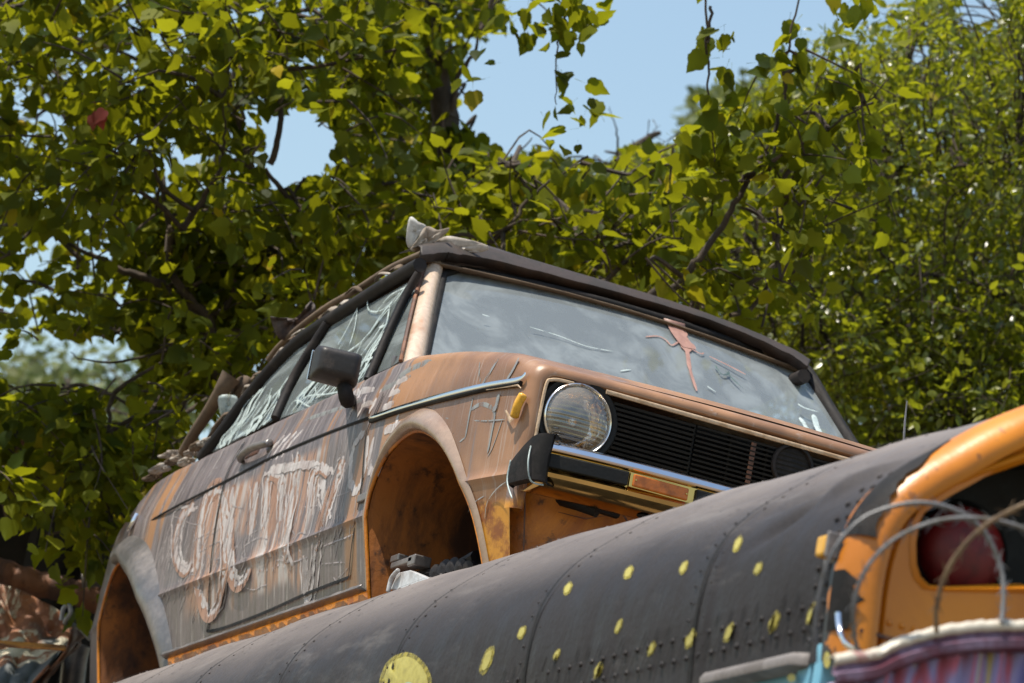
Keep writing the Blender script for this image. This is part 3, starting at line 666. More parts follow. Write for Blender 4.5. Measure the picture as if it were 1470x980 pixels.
mb=MB();mb.tube(cat([m0+[.01,.03,-.05],m0+[.0,.05,-.085],onside(500,572,.0)+[0,.01,0]],5),[.022]*6+[.018]*5,10);obj('mirror_arm',mb,'rubber',mi,50)
mb=MB();mb.box(m0+[-.056,0,0],(.004,.12,.085));obj('mirror_glass',mb,'chrome',mi,bevel=.001)
mb=MB();pts=[[(-.03,-.055,.055),(-.01,-.083,.03),(.0,-.086,-.03),(.01,-.06,-.06),(.05,-.03,-.055)],[(.0,-.02,.062),(.02,-.03,.06),(.045,-.045,.045),(.052,-.05,.0)]]

mb=MB();mb.lathe(onside(549,532,.0)+[0,.03,.02],(0,0,1),[(0,.007),(.02,.010),(.03,.008),(.032,.0005)],10);obj('lock_knob',mb,'greymetal',do,60)
# front suspension remains inside the arch
mb=MB();L=[(560,846),(570,822),(588,818),(612,828),(625,838),(640,842),(600,850)];mb.prism([at(a,b,1,-.74) for a,b in L],(0,.02,0));mb.tube(cat([at(557,850,1,-.75),at(562,830,1,-.75),at(572,818,1,-.75)],4),.007,6);obj('brake_shield',mb,'whitemetal',car,bevel=.003)
mb=MB();mb.box(at(588,810,1,-.71),(.16,.05,.018));mb.box(at(578,804,1,-.71),(.06,.05,.02));mb.box(at(602,807,1,-.71),(.05,.05,.03));obj('brake_caliper',mb,'greymetal',car,bevel=.004)
mb=MB()
for k in range(5):
    c=at(630+k*12,824-5*math.sin(k)-k*2.5,1,-.69);mb.lathe(c,(.3,-1,.3*math.sin(k)),[(-.03,.0005),(-.028,.016),(.0,.018),(.002,.024),(.014,.024),(.02,.0005)],10)
mb.tube(cat([at(600,830,1,-.68),at(650,818,1,-.67),at(685,800,1,-.66)],5),.02,8);obj('suspension_arm',mb,'rail',car,40)
mb=MB();mb.lathe((-.03,-.46,.50),(0,.2,1),[(-.22,.03),(-.1,.04),(.0,.045),(.1,.05),(.12,.03)],14);obj('strut',mb,'rust_dark',car,60)
# seats and dashboard, dim inside
mb=MB();mb.box((-.62,0,.83),(.34,1.24,.14));obj('dashboard',mb,'black',car,bevel=.03)
for s in (-1,1):
    mb=MB();mb.box((-1.55,s*.34,.78),(.14,.46,.62));obj('seat_back',mb,'scorch',car,bevel=.05)
mb=MB();th=np.linspace(0,2*math.pi,32);mb.tube([(-.80-.08*math.sin(t)*.5,.34+.18*math.cos(t),.93+.17*math.sin(t)) for t in th],.012,8);obj('steering_wheel',mb,'black',car,60)
# tail lamp / reflector at the back edge
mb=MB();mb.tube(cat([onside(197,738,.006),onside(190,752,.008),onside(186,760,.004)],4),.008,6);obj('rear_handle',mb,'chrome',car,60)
# ---- graffiti, proud of the panels
def stroke(mb,L,wd,lift=.0015,n=6,jit=0): 
    P=sidepath(L,n);lift=lift*.3
    if jit: P=P+R.randn(*P.shape)*jit*np.array([1.5,0,1.5])
    mb.ribbon(P,NRM,wd,lift,.0003)
C_=[(278,726),(262,740),(253,770),(254,800),(266,817),(276,806)]
O_=[(316,702),(300,708),(289,745),(285,800),(289,850),(300,876),(314,866),(322,820),(324,760),(319,712)]
U_=[(334,698),(330,760),(331,812),(342,834),(356,818),(362,750),(368,690)]
N_=[(376,820),(380,745),(384,690),(392,676),(403,688),(404,740),(400,812)]
T_=[(428,652),(420,710),(412,780),(416,806)];T2=[(392,676),(420,668),(452,664)]
R_=[(436,800),(444,730),(450,680),(462,668),(474,678)]
Y_=[(492,658),(486,684),(474,715),(462,752),(452,790),(448,840),(444,862)];Y2=[(462,690),(466,722),(470,742)]
Y3=[(436,800),(441,850),(447,868)];
mb=MB()
for L,wd in ((C_,.055),(O_,.075),(U_,.07),(N_,.06),(T_,.06),(R_,.05),(Y_[:5],.06),([(300,720),(300,860)],.06),([(345,700),(345,820)],.07),([(392,690),(390,800)],.07),([(480,690),(452,770)],.07)): stroke(mb,L,wd,.0015,8)
inlay(do,mb,'salmon')
mb=MB()
for L in (C_,O_,U_,N_,T_,T2,R_,Y_,Y2,Y3):
    stroke(mb,L,.032,.0022,8,.002);stroke(mb,[(a+6+R.randn()*2,b+3+R.randn()*2) for a,b in L],.014,.0026,8,.002);stroke(mb,[(a-6+R.randn()*2,b+R.randn()*3) for a,b in L],.010,.0028,8,.002)
inlay(do,mb,'white_paint')
mb=MB()
for L in ([(498,572),(516,565),(538,560)],[(517,566),(508,583),(499,602)],[(526,568),(513,600)],[(546,560),(530,594)],[(518,584),(538,578)],[(569,550),(550,588)],[(568,552),(586,544)],[(560,568),(574,562)],[(550,587),(566,580)]): stroke(mb,L,.026,.0022,6,.002)
for L in ([(524,620),(511,634),(504,662),(504,692),(510,704),(519,692),(525,660),(528,624)],[(537,628),(531,655),(531,672),(538,680),(547,670),(554,634)],[(572,596),(563,625),(558,652)],[(552,618),(566,613),(582,612)]): stroke(mb,L,.026,.0022,6,.002)
for k in range(4): stroke(mb,[(436-k*9,616+k*3),(418-k*9,636+k*3),(404-k*8,656+k*3)],.013,.002,6,.001)
inlay(bo,mb,'white_paint')
# thin runs and scribbles
mb=MB()
for k in range(130):
    x0=R.uniform(235,515);y0=R.uniform(0,1);yb=np.interp(x0,[230,500],[905,800]);yt=np.interp(x0,[230,515],[745,615]);ya=yt+(yb-yt)*y0*.7;ln=R.uniform(25,100);y1=min(ya+ln,yb);sl_=-.17
    L=[(x0+R.randn()*1.5+(y-ya)*sl_,y) for y in np.linspace(ya,y1,5)];stroke(mb,L,R.uniform(.0025,.006),.0022,4)
for k in range(26):
    x0,y0=R.uniform(240,490),R.uniform(680,850);a=R.uniform(-1,.3);ln=R.uniform(15,50)
    L=[(x0+ln*t*math.cos(a)+R.randn()*2,y0+ln*t*math.sin(a)+R.randn()*3) for t in np.linspace(0,1,4)]
    if all(onside(*q)[2]>.25 for q in L): stroke(mb,L,R.uniform(.003,.006),.0022,5)
inlay(do,mb,'run')
mb=MB()
for L,wd in (([(716,514),(706,530),(692,552)],.014),([(745,513),(738,528),(727,546)],.013),([(689,514),(688,535),(690,548)],.007),([(679,570),(673,600),(668,628)],.012),([(676,588),(690,580),(704,584),(710,594),(706,620),(700,650)],.012),([(715,566),(712,580),(708,590)],.03),([(640,600),(690,604),(725,602)],.004),([(668,628),(660,634)],.006),([(722,600),(708,640),(700,655)],.004),
    ([(590,540),(560,556),(548,560)],.025),([(620,520),(590,532),(570,545)],.03),([(520,575),(480,590),(440,603)],.02),([(730,690),(715,700),(700,720),(696,745)],.004),([(695,712),(680,722),(672,735)],.004)): stroke(mb,L,wd,.0018,6)
inlay(bo,mb,'teal')
mb=MB()
for k in range(40):
    x0,y0=R.uniform(180,310),R.uniform(700,880);ln=R.uniform(20,70)
    L=[(x0+ln*t*.32*-1+R.randn()*1,y0+ln*t) for t in np.linspace(0,1,4)]
    ok=all(onside(*q)[2]>zbot(onside(*q)[0])+.10 and onside(*q)[0]>-2.75 for q in L)
    if ok: stroke(mb,L,R.uniform(.003,.009),.0018,4)
inlay(bo,mb,'run')
# runs of pale paint on the side glass
def swr(mb,L,wd,l=.002): mb.ribbon(cat([sw(*p) for p in L],6),SWN,wd,l,.001)
mb=MB()
for k in range(26):
    t=R.rand();x0=np.interp(t,[0,1],[415,520]);y0=np.interp(t,[0,1],[592,545]);ln=R.uniform(25,130)
    dx,dy=.62+R.randn()*.07,-.80;L=[]
    for q in np.linspace(0,1,5):
        px,py=x0+ln*q*dx+R.randn()*2.2,y0+ln*q*dy+R.randn()*1.5;L.append((px,py))
    L=[p for p in L if p[1]>np.interp(p[0],[400,470,600],[600,472,400])+4 and p[1]<np.interp(p[0],[535,598],[530,402])-2+60*(p[0]<535)]
    if len(L)>2: swr(mb,L,R.uniform(.004,.013))
for L,wd in (([(515,440),(500,470),(486,495)],.006),([(514,440),(510,470),(502,497)],.005),([(528,428),(530,445),(545,447),(560,437)],.005),([(591,400),(570,430),(545,460),(520,490),(500,505)],.008),([(575,420),(550,450),(530,480)],.014),([(560,440),(555,465),(545,470)],.010),([(592,405),(575,440),(556,470)],.008),([(585,412),(560,425),(540,450)],.006),([(420,590),(440,570),(470,566),(500,560)],.006),([(410,596),(425,575),(450,585),(480,572),(510,560)],.005)): swr(mb,L,wd)
inlay(swd,mb,'glasspaint')
mb=MB()
for k in range(24):
    t=R.rand();x0=np.interp(t,[0,1],[312,385]);y0=np.interp(t,[0,1],[645,608]);ln=R.uniform(25,110);L=[]
    for q in np.linspace(0,1,5): L.append((x0+ln*q*.55+R.randn()*2,y0-ln*q*.83+R.randn()*1.5))
    L=[p for p in L if p[1]>np.interp(p[0],[298,345,400,462],[652,585,522,480])+4 and p[0]<np.interp(p[1],[478,604],[458,386])]
    if len(L)>2: swr(mb,L,R.uniform(.005,.016))
inlay(swc,mb,'glasspaint')
# marks on the windscreen
def wsr(mb,L,wd,l=.034): mb.ribbon(cat([ws(*p,l=l) for p in L],6),WN,wd,.002,.001)
mb=MB();mb.prism([ws(a,b,l=.040) for a,b in ((950,450),(982,459),(984,470),(975,466),(956,462))],-WN*.004)
wsr(mb,[(966,464),(974,480),(988,498),(984,490)],.05,.036);wsr(mb,[(968,462),(978,482),(986,505),(990,530),(1000,562)],[.05]*6+[.035]*6+[.014]*6+[.010]*7);wsr(mb,[(926,484),(944,483),(955,488),(964,496),(975,490)],.006);wsr(mb,[(990,500),(1005,508),(1010,507)],.006);wsr(mb,[(1018,512),(1045,525),(1070,538)],.007)
inlay(wsg,mb,'pink')
mb=MB();wsr(mb,[(1026,525),(1036,538),(1046,536),(1040,530)],.007);wsr(mb,[(1040,532),(1055,548),(1072,562)],.006);inlay(wsg,mb,'greenwire')
mb=MB()
for L,wd in (([(692,452),(702,455)],.004),([(890,533),(905,531)],.005),([(1015,555),(1027,563)],.005),([(1145,580),(1155,586),(1175,592)],.008),([(1148,600),(1156,612),(1162,625)],.016),([(1168,596),(1172,612),(1180,628)],.02),([(760,470),(800,482),(840,497),(880,505)],.0035)): wsr(mb,L,wd)
inlay(wsg,mb,'glasspaint')

# ================================================================== THE BUS
BX=3.80
bus=thing('school_bus',(BX,-.1,-GZ),'old school bus with dark grey riveted roof, yellow dots and a yellow front cap','bus')
PR=[(-1.31,-.50),(-1.314,-.42),(-1.316,-.36),(-1.314,-.30),(-1.306,-.245),(-1.288,-.195),(-1.262,-.150),(-1.225,-.105),(-1.16,-.043),(-1.07,.030),(-.95,.103),(-.80,.165),(-.60,.205),(-.35,.232),(-.1,.24)]
PRc=cat([(0,a,b) for a,b in PR],5)[:,1:]
def prof_full(): 
    A=PRc;B=A[::-1][1:].copy();B[:,0]=-.2-B[:,0];return np.vstack([A,B])
PF=prof_full()
def busz(x,z): return z-.055*max(0,min(1,(x-.6)/3.2))**1.3*min(1,max(0,(z+.45)/.4))
def dent(x,y,z):
    # creased dent above the last panel
    d=.0
    if x<3.2: return 0.
    for (cx,cz,sx,sz,am,an) in ((3.50,-.165,.10,.022,-.016,.5),(3.60,-.12,.12,.020,.014,.45),(3.42,-.10,.12,.02,-.008,.3),(3.66,-.05,.10,.02,-.010,.4)):
        u=(x-cx)*math.cos(an)+(z-cz)*math.sin(an);v=-(x-cx)*math.sin(an)+(z-cz)*math.cos(an);d+=1.7*am*math.exp(-(u/sx)**2-(v/sz)**2)
    return d if y<-.5 else 0
seams=[3.26-.785*k for k in range(0,14)]
xs=sorted(set([round(v,4) for v in np.arange(-8,3.2,.1)]+[round(v,4) for v in np.arange(3.2,3.79,.02)]+[s+o for s in seams for o in (-.012,-.008,-.002,.002,.03)]))
xs=[x for x in xs if x<=3.785]
mb=MB();G=[]
for x in xs:
    st=.0
    for s in seams:
        if s-.001>x>s-.009: st=-.005
        elif s<=x<s+.04: st=.0035
    row=[];nrm_=None
    for k,(y,z) in enumerate(PF):
        t=PF[min(k+1,len(PF)-1)]-PF[max(k-1,0)];nn=np.array([-t[1],t[0]]);nn/=np.linalg.norm(nn)
        o=st+dent(x,y,z)+.0012*math.sin(x*9+z*7)*math.sin(z*20+x)+.0010*math.sin(x*3.1+1)*math.sin(z*9+x*2)
        row.append((x,y+nn[0]*o,busz(x,z)+nn[1]*o))
    G.append(row)
G=np.array(G);mb.grid(G)
def onbus(px,py,lift=0.):
    """walk the sight line to the near shoulder of the roof"""
    d=ray(px,py);best=None
    lo=None;prev=None
    for t in np.arange(4.8,11.5,.01):
        p=C0+d*t;
        if p[0]>3.79: continue
        # signed: inside when below roof curve / inside side
        if p[2]>.25: ins=False
        else:
            zz=p[2]+.055*max(0,min(1,(p[0]-.6)/3.2))**1.3
            yb=np.interp(zz,PRc[:,1],PRc[:,0]);ins=p[1]>yb-lift and p[1]<0
        if ins:
            a,b=t-.01,t
            for _ in range(12):
                m=(a+b)/2;q=C0+d*m;zz=q[2]+.055*max(0,min(1,(q[0]-.6)/3.2))**1.3;yb=np.interp(zz,PRc[:,1],PRc[:,0])
                if q[1]>yb-lift: b=m
                else: a=m
            return C0+d*b
    return None
def busN(p):
    k=int(np.argmin((PRc[:,0]-p[1])**2+(PRc[:,1]-p[2]-.02)**2));t=PRc[min(k+1,len(PRc)-1)]-PRc[max(k-1,0)];n=np.array([0,-t[1],t[0]]);return n/np.linalg.norm(n)
# rivets belong to the roof skin
def rivet(c,n,r=.0065):
    mb.lathe(c-n*.001,n,[(0,r),(r*.5,r*.8),(r*.75,.0004)],6)
for s in seams[:8]:
    for k in range(4,len(PRc)-2,3):
        y,z=PRc[k];p=np.array([s,y,busz(s,z)]);n=busN(p)
        for o in (-.045,.022):
            if R.rand()<.85: rivet(p+[o,0,0]+n*.004,n,.0036)
for x in np.arange(-6,3.74,.052):
    for z in (-.40,-.44):
        p=np.array([x+(.02 if z<-.42 else 0),-1.3165,z]);rivet(p,np.array([0,-1,0]),.0062)
for z in np.arange(-.46,-.05,.035):
    y=np.interp(z,PRc[:,1],PRc[:,0])
    for o in (3.715,3.755): p=np.array([o,y,busz(o,z)]);rivet(p+busN(p)*.003,busN(p),.006)
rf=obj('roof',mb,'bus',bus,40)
smb=MB()
for s in seams[:9]:
    mb=smb;P=[]
    for k in range(0,len(PRc)):
        y,z=PRc[k];n=busN(np.array([s,y,z]));P.append(np.array([s-.006,y,busz(s,z)])+n*.0060)
    mb.ribbon(P,lambda p:busN(p),.012,.0006,.0004,False)
inlay(rf,smb,'rubber')
# rivet shadows painted on as short dark dashes along the lower rows
mb=MB()
for x in np.arange(1.2,3.72,.052):
    for z in (-.40,-.44):
        if R.rand()<.75:
            xx=x+(.02 if z<-.42 else 0);L=[(xx,-1.3185,z+.004),(xx+.006,-1.3185,z+.02),(xx+.012,-1.3185,z+.032)];mb.ribbon([np.array(q) for q in L[::-1]],(0,-1,0),.006,.0008,.0005)
inlay(rf,mb,'rubber')
# yellow dots
dots=[(1060,781,5,11),(1089,816,5,9),(982,815,5,9),(903,822,6,9),(816,845,5,9),(936,931,4.5,10),(889,899,4,10),(950,942,4,11) if False else (860,962,5,11),(800,940,4,8),(750,908,5,9),(700,948,7,19),(992,917,6,13),(1047,908,5.5,13),(1112,893,6,15),(1167,880,6,15),(892,950,5,12) if False else (1012,1010,5,9)]
from mathutils.bvhtree import BVHTree
_bo=ORIG[rf.name];_bvh=BVHTree.FromPolygons([v.co.copy() for v in rf.data.vertices],[tuple(p.vertices) for p in rf.data.polygons])
def onroof(px,py,l=.0015):
    h,n,_,_d=_bvh.ray_cast(Vector(tuple(C0-_bo)),Vector(tuple(ray(px,py))))
    if h is None: return None
    p=np.array(h)+_bo;return p+busN(p)*l
def patch(m_,px,py,rx,ry,l,jit,shear=0,n=32):
    c=onroof(px,py,l);jj=1+jit*np.array([math.sin(2.3*k*.4+px)+.6*math.sin(5.1*k*.4+py) for k in range(n)]);G=[]
    for k in range(n):
        a=2*math.pi*k/n;row=[]
        for q in (.02,.35,.65,.85,1.):
            w_=onroof(px+jj[k]*q*(rx*math.cos(a)-ry*math.sin(a)*shear),py+jj[k]*q*ry*math.sin(a),l);row.append(c if w_ is None else w_)
        G.append(row)
    m_.grid(np.array(G),True)
dmb=MB();halo=MB()
for (px,py,rx,ry) in dots[:-1]:
    if onroof(px,py) is None: continue
    patch(dmb,px,py,rx*.74,ry*.78,.0022,.05,.35);patch(halo,px,py,rx*1.12,ry*1.12,.0014,.05,.35)
inlay(rf,dmb,'yellowdot');inlay(rf,halo,'dothalo')
# the large sun like dot at the lower edge
for (px,py,rx,ry,mt,lf,nm) in ((583,990,36,50,'yellowdot',.009,'yellow_dot'),(588,1004,15,26,'bluedot',.012,'blue_dot')):
    mb=MB();patch(mb,px,py,rx*.93,ry*.94,.0022 if mt=='yellowdot' else .0036,.008,0,48);inlay(rf,mb,mt)
    if mt=='yellowdot': mb=MB();patch(mb,px,py,rx*1.08,ry*1.07,.0014,.008,0,48);inlay(rf,mb,'dothalo')
# end cap
def off_prof(ins):
    Q=[]
    for k,(y,z) in enumerate(PF):
        t=PF[min(k+1,len(PF)-1)]-PF[max(k-1,0)];nn=np.array([-t[1],t[0]]);nn/=np.linalg.norm(nn);Q.append((y-nn[0]*ins,busz(3.8,z)-nn[1]*ins))
    return Q
cap=MB();G=[]
for x,i in ((3.775,-.006),(3.79,-.007),(3.81,-.004),(3.83,.004),(3.845,.016),(3.853,.030),(3.856,.044),(3.850,.056),(3.832,.060),(3.830,.064),(3.842,.070)):
    G.append([(x,y,z) for y,z in off_prof(i)])
cap.grid(np.array(G))
capo=obj('front_cap',cap,'cap',bus,40)
mb=MB()
IL=[-.0085,-.0065,-.001,.008,.020,.034];XL=[3.789,3.811,3.832,3.848,3.856,3.859]
def cappt(k,u):
    u=min(u,len(IL)-1.001);i=int(u);t=u-i;a=off_prof(IL[i])[k];b=off_prof(IL[i+1])[k];return (XL[i]*(1-t)+XL[i+1]*t,a[0]*(1-t)+b[0]*t,a[1]*(1-t)+b[1]*t)
ks=[k for k in range(len(PRc)) if -.02>PRc[k][1]>-.27];G=[]
for q,k in enumerate(ks):
    t=q/(len(ks)-1);w_=(3.4*(1-t)**.6+.5*R.rand())*min(1,(1-t)*6)+.25;G.append([cappt(k,w_*j/5) for j in range(6)])
mb.grid(np.array(G));ks=[k for k in range(len(PRc)) if -.33>PRc[k][1]>-.47];G=[]
for q,k in enumerate(ks):
    t=q/(len(ks)-1);w_=3.8*math.sin(math.pi*min(1,t*.8+.12))**.5*(.7+.5*R.rand());G.append([cappt(k,w_*j/5) for j in range(6)])
mb.grid(np.array(G));inlay(capo,mb,'rubber')
# face panel with two lamp recesses
inner=[(3.842,y,z) for y,z in off_prof(.070)]
RL=[tuple(at(px,py,0,3.842)[1:]) for px,py in ((1325,846),(1312,832),(1306,812),(1305,780),(1309,750),(1319,726),(1338,708),(1362,692),(1395,676),(1470,650))]
RL+=[(-.95,-.045),(-.85,-.02),(-.74,.0),(-.72,-.02),(-.72,-.29),(-.74,-.325),(-.80,-.335)]+[tuple(at(px,py,0,3.842)[1:]) for px,py in ((1470,852),(1350,849))]
def recess_loop(s,ins=0,x=3.842):
    P=np.array(RL);c=P.mean(0);d=P-c;l=np.linalg.norm(d,axis=1)[:,None];Q=c+d*(1-ins/l)
    return [(x,(y if s<0 else -.2-y),z) for y,z in Q]
bm=bmesh.new()
def loopedges(L):
    vs=[bm.verts.new(p) for p in L];return [bm.edges.new((vs[i],vs[(i+1)%len(vs)])) for i in range(len(vs))]
outer=[(3.842,y,z) for (x,y,z) in inner];outer=[(3.842,outer[0][1],-.47)]+outer+[(3.842,outer[-1][1],-.47)]
ed=loopedges(outer)+loopedges(recess_loop(-1))+loopedges(recess_loop(1))
res=bmesh.ops.triangle_fill(bm,use_beauty=True,edges=ed)
mb=MB();bm.verts.index_update();mb.add([tuple(v.co) for v in bm.verts],[tuple(v.index for v in f_.verts) for f_ in bm.faces]);bm.free()
mb.box((3.80,-.1,-1.35),(.07,2.28,1.74))
# lap and rivets
for y in np.arange(-1.235,-.75,.024): mb.lathe((3.842,y,-.425),(1,0,0),[(0,.0065),(.003,.005),(.005,.0004)],8)
fc=obj('front_panel',mb,'cap',bus)
mb=MB();mb.box((3.846,-.1,-.452),(.012,2.38,.006));obj('panel_lap',mb,'rust_dark',bus)
for s in (-1,1):
    A,B,Cc,D=recess_loop(s,0,3.843),recess_loop(s,.008,3.850),recess_loop(s,.018,3.835),recess_loop(s,.02,3.66)
    mb=MB();mb.grid(np.array([A,B,Cc]).transpose(1,0,2),True);obj('recess_trim',mb,'cap',bus,60)
    mb=MB();mb.grid(np.array([Cc,D]).transpose(1,0,2),True);mb.add(D,[tuple(range(len(D)))]);obj('lamp_recess',mb,'black',bus)
    c=at(1390,790,0,3.72)
    yy=c[1] if s<0 else -.2-c[1]
    mb=MB();mb.lathe((3.668,yy,c[2]),(1,0,0),[(0,.082),(.03,.082),(.045,.074),(.055,.055),(.062,.03),(.064,.0005)],32);wl=obj('warning_lamp',mb,'redlens',bus,60)
    mb=MB();mb.lathe((3.662,yy,c[2]),(1,0,0),[(0,.093),(.03,.093),(.036,.086),(.03,.082)],32);obj('lamp_bezel',mb,'black',wl,60)
# side marker lamp at the corner
c=onbus(1203,790);mb=MB();mb.box(c+[0.0,-.018,0],(.035,.032,.036));mk=obj('marker_lamp',mb,'yellowlens',bus,bevel=.005)
mb=MB();mb.box(c+[.0,-.006,0],(.050,.012,.05));mb.box(c+[.024,-.018,0],(.008,.034,.045));obj('lamp_base',mb,'greymetal',mk,bevel=.003)
# side wall, drip rails, windows
mb=MB();mb.box((-2.1,-1.275,-1.45),(11.7,.04,1.97));mb.box((-2.1,1.075,-1.45),(11.7,.04,1.97));mb.box((-7.95,-.1,-1.3),(.04,2.3,2.1));sp_=obj('side_panel',mb,'blue',bus)
mb=MB();mb.box((3.765,-1.300,-.75),(.03,.03,.56));mb.box((3.70,-1.298,-.75),(.05,.02,.56));obj('corner_post',mb,'blue',bus,bevel=.004)
for k in range(10):
    x1=3.26-.785*(k-1)-.09;x0=x1-.64
    if k==0: x0,x1=3.31,3.72
    mb=MB();G=[]
    for x in np.linspace(x0,x1,14):
        e=min(1,min(x-x0,x1-x)/.012+.2);G.append([(x,-1.305,-.476),(x,-1.305-.022*e,-.481),(x,-1.305-.030*e,-.492),(x,-1.305-.028*e,-.503),(x,-1.300,-.508)])
    mb.grid(np.array(G));obj('drip_rail',mb,'railgrey',bus,50)
    mb=MB();mb.box(((x0+x1)/2,-1.297,-.92),(x1-x0-.04,.006,.46));wn=obj('window',mb,'window',bus)
    mb=MB();xm=(x0+x1)/2
    for zz in (-.685,-.92,-1.155): mb.box((xm,-1.304,zz),(x1-x0,.016,.02))
    for xx in (x0+.01,x1-.01): mb.box((xx,-1.304,-.92),(.02,.016,.49))
    obj('window_frame',mb,'blue',wn,bevel=.002)
for (px,py,rx,ry) in ((1187,947,5,12),(1136,973,6,6)):
    c=at(px,py,1,-1.318);mb=MB();n=np.array([0,-1,0]);L=[at(px+rx*math.cos(a),py+ry*math.sin(a),1,-1.318) for a in np.linspace(0,6.28,18,endpoint=False)];mb.add([c]+L,[(0,1+k,1+(k+1)%18) for k in range(18)]);inlay(sp_,mb,'yellowdot')
for x in (2.2,-5.2):
    for y in (-1.15,.95):
        mb=MB();mb.lathe((x,y,-2.6),(0,1,0),[(-.13,.0005),(-.13,.28),(-.12,.48),(-.08,.5),(.08,.5),(.12,.48),(.13,.28),(.13,.0005)],32);wh=obj('wheel',mb,'rubber',bus,40)
mb=MB();mb.tube(cat([at(1203,880,0,3.87),at(1205,900,0,3.88),at(1212,920,0,3.9),at(1226,932,0,3.92),at(1236,935,0,3.92)],6),.0055,6);tag(obj('loose_cable',mb,'chrome',bus,60))
# antenna standing on the roof behind the shoulder
tA=10.2
mb=MB();mb.tube([dep(1297,640,tA),dep(1299,605,tA),dep(1302,575,tA)],[.0035,.003,.002],6);p=dep(1297,640,tA);mb.tube([p,[p[0],p[1],.15]],.006,6);
tag(obj('antenna_rod',mb,'alu',None,60,origin=(p[0],p[1],.15)),'thin metal rod standing upright behind the yellow cap of the bus','rod')
# ================================================================== painted metal fence and razor wire in front of the bus
fe=thing('painted_metal_fence',(4.5,-1.3,-GZ),'scalloped metal fence with cream rim, painted purple, yellow and red, before the bus','fence')
TP=cat([at(1196,944,0,4.40),at(1206,940,0,4.4),at(1255,934,0,4.4),at(1285,920,0,4.4),at(1320,908,0,4.4),at(1360,899,0,4.4),at(1400,894,0,4.4),at(1430,893,0,4.4),at(1470,893,0,4.4),at(1540,900,0,4.4),at(1640,925,0,4.4)],8)
mb=MB();G=[]
for i,p in enumerate(TP):
    j=.0008*math.sin(i*1.3)+.0007*R.randn();G.append([p+[-.02,0,.001],p+[.004,0,.003+j],p+[.012,0,-.006+j],p+[.010,0,-.015+j*.5]])
mb.grid(np.array(G));obj('rim',mb,'awnrim',fe,60,solid=.003)
mb=MB();G=[]
for i,p in enumerate(TP): G.append([p+[.004,0,-.010],p+[.004,0,-.026],p+[.018,0,-.030],p+[.018,0,-.040],p+[.002,0,-.046]])
mb.grid(np.array(G));obj('rim_band',mb,'maroon',fe,40,solid=.002)
mb=MB();G=[]
for i in range(len(TP)*3-2):
    p=TP[i//3]*(1-(i%3)/3)+TP[min(i//3+1,len(TP)-1)]*(i%3)/3;c=.006*math.sin(p[1]*170)
    G.append([p+[-.006+c,0,-.042],p+[-.006+c,0,-.4],(p[0]-.006+c,p[1],-GZ)])
mb.grid(np.array(G));obj('corrugated_panel',mb,'awn',fe,60,solid=.002)
def razor(L,x,mat,label,r=.0038):
    P=cat([at(a,b,0,x+.0) for a,b in L],9);P[:,0]+=np.linspace(-.06,.06,len(P))
    # the strand goes on down to the fence top
    mb=MB();mb.tube(P,r,6);ac=0
    for i in range(1,len(P)-1):
        ac+=np.linalg.norm(P[i]-P[i-1])
        if ac>.042:
            ac=0;T=P[i+1]-P[i-1];T/=np.linalg.norm(T);N=np.cross(T,[1,0,0]);N/=np.linalg.norm(N)
            for s in (-1,1):
                a=P[i]+N*s*.002;mb.prism([a-T*.016,a-T*.005+N*s*.001,a-T*.017+N*s*.011,a,a+T*.017+N*s*.011,a+T*.005+N*s*.001,a+T*.016],(.0012,0,0))
    o=obj('razor_wire_loop',mb,mat,None,40,origin=P.mean(0));tag(o,label,'razor wire','coils of razor wire above the painted fence');return o
razor([(1196,945),(1192,880),(1205,800),(1240,748),(1285,726),(1330,722),(1375,738),(1404,770),(1420,820),(1418,862),(1410,900)],4.36,'wire','grey razor wire loop arching highest across the yellow cap')
razor([(1262,940),(1247,905),(1241,860),(1252,815),(1280,778),(1320,755),(1365,746),(1420,752),(1470,775),(1520,810)],4.42,'wire','dull grey razor wire loop crossing low in front of the red lamp')
razor([(1372,900),(1364,870),(1366,830),(1378,795),(1402,762),(1435,738),(1475,722),(1530,718)],4.47,'wire_rust','rusty tan razor wire loop rising to the right edge')
# ================================================================== scrap on the left
def crumple(L_top,L_bot,t0,t1,n,m,amp,fq):
    a=cat([np.array((*p,0.)) for p in L_top],10);b=cat([np.array((*p,0.)) for p in L_bot],10)
    def rs(P): 
        u=np.linspace(0,len(P)-1,n);return np.stack([np.interp(u,range(len(P)),P[:,k]) for k in (0,1)],1)
    A,B=rs(a),rs(b);G=[]
    for i in range(n):
        row=[]
        for j in range(m):
            s=j/(m-1);q=A[i]*(1-s)+B[i]*s;t=t0+(t1-t0)*(1-math.cos(s*math.pi/2))
            t+=amp*(math.sin(i*fq+j*.7)+.6*math.sin(i*.37*fq*3-j*1.3+1))*min(1,s*4);row.append(dep(q[0],q[1],t))
        G.append(row)
    return np.array(G)
wr=thing('wrecked_car',tuple(dep(0,1100,13.6)*[1,1,0]+[0,0,-GZ]),'wrecked car nose with rusty peeling white paint, at the lower left','car')
mb=MB();mb.grid(crumple([(-160,790),(-60,812),(0,838),(40,852),(85,878),(112,898)],[(-160,1100),(-60,1040),(0,1010),(20,1000),(40,990),(70,960)],13.9,13.3,40,16,.025,.55));obj('crumpled_bonnet',mb,'peel',wr,60,solid=.01)
mb=MB();mb.grid(crumple([(112,896),(122,908),(112,925),(85,950),(66,985),(55,1030)],[(100,905),(96,925),(84,945),(66,965),(52,990),(36,1030)],13.5,13.35,30,6,.02,.9));obj('fender_edge',mb,'rust_dark',wr,60,solid=.01)
mb=MB();mb.grid(crumple([(-10,918),(30,921),(70,924),(95,926)],[(-10,925),(30,928),(70,930),(95,932)],13.25,13.2,20,4,.004,.9));obj('bonnet_seam',mb,'rust',wr,60,solid=.006)
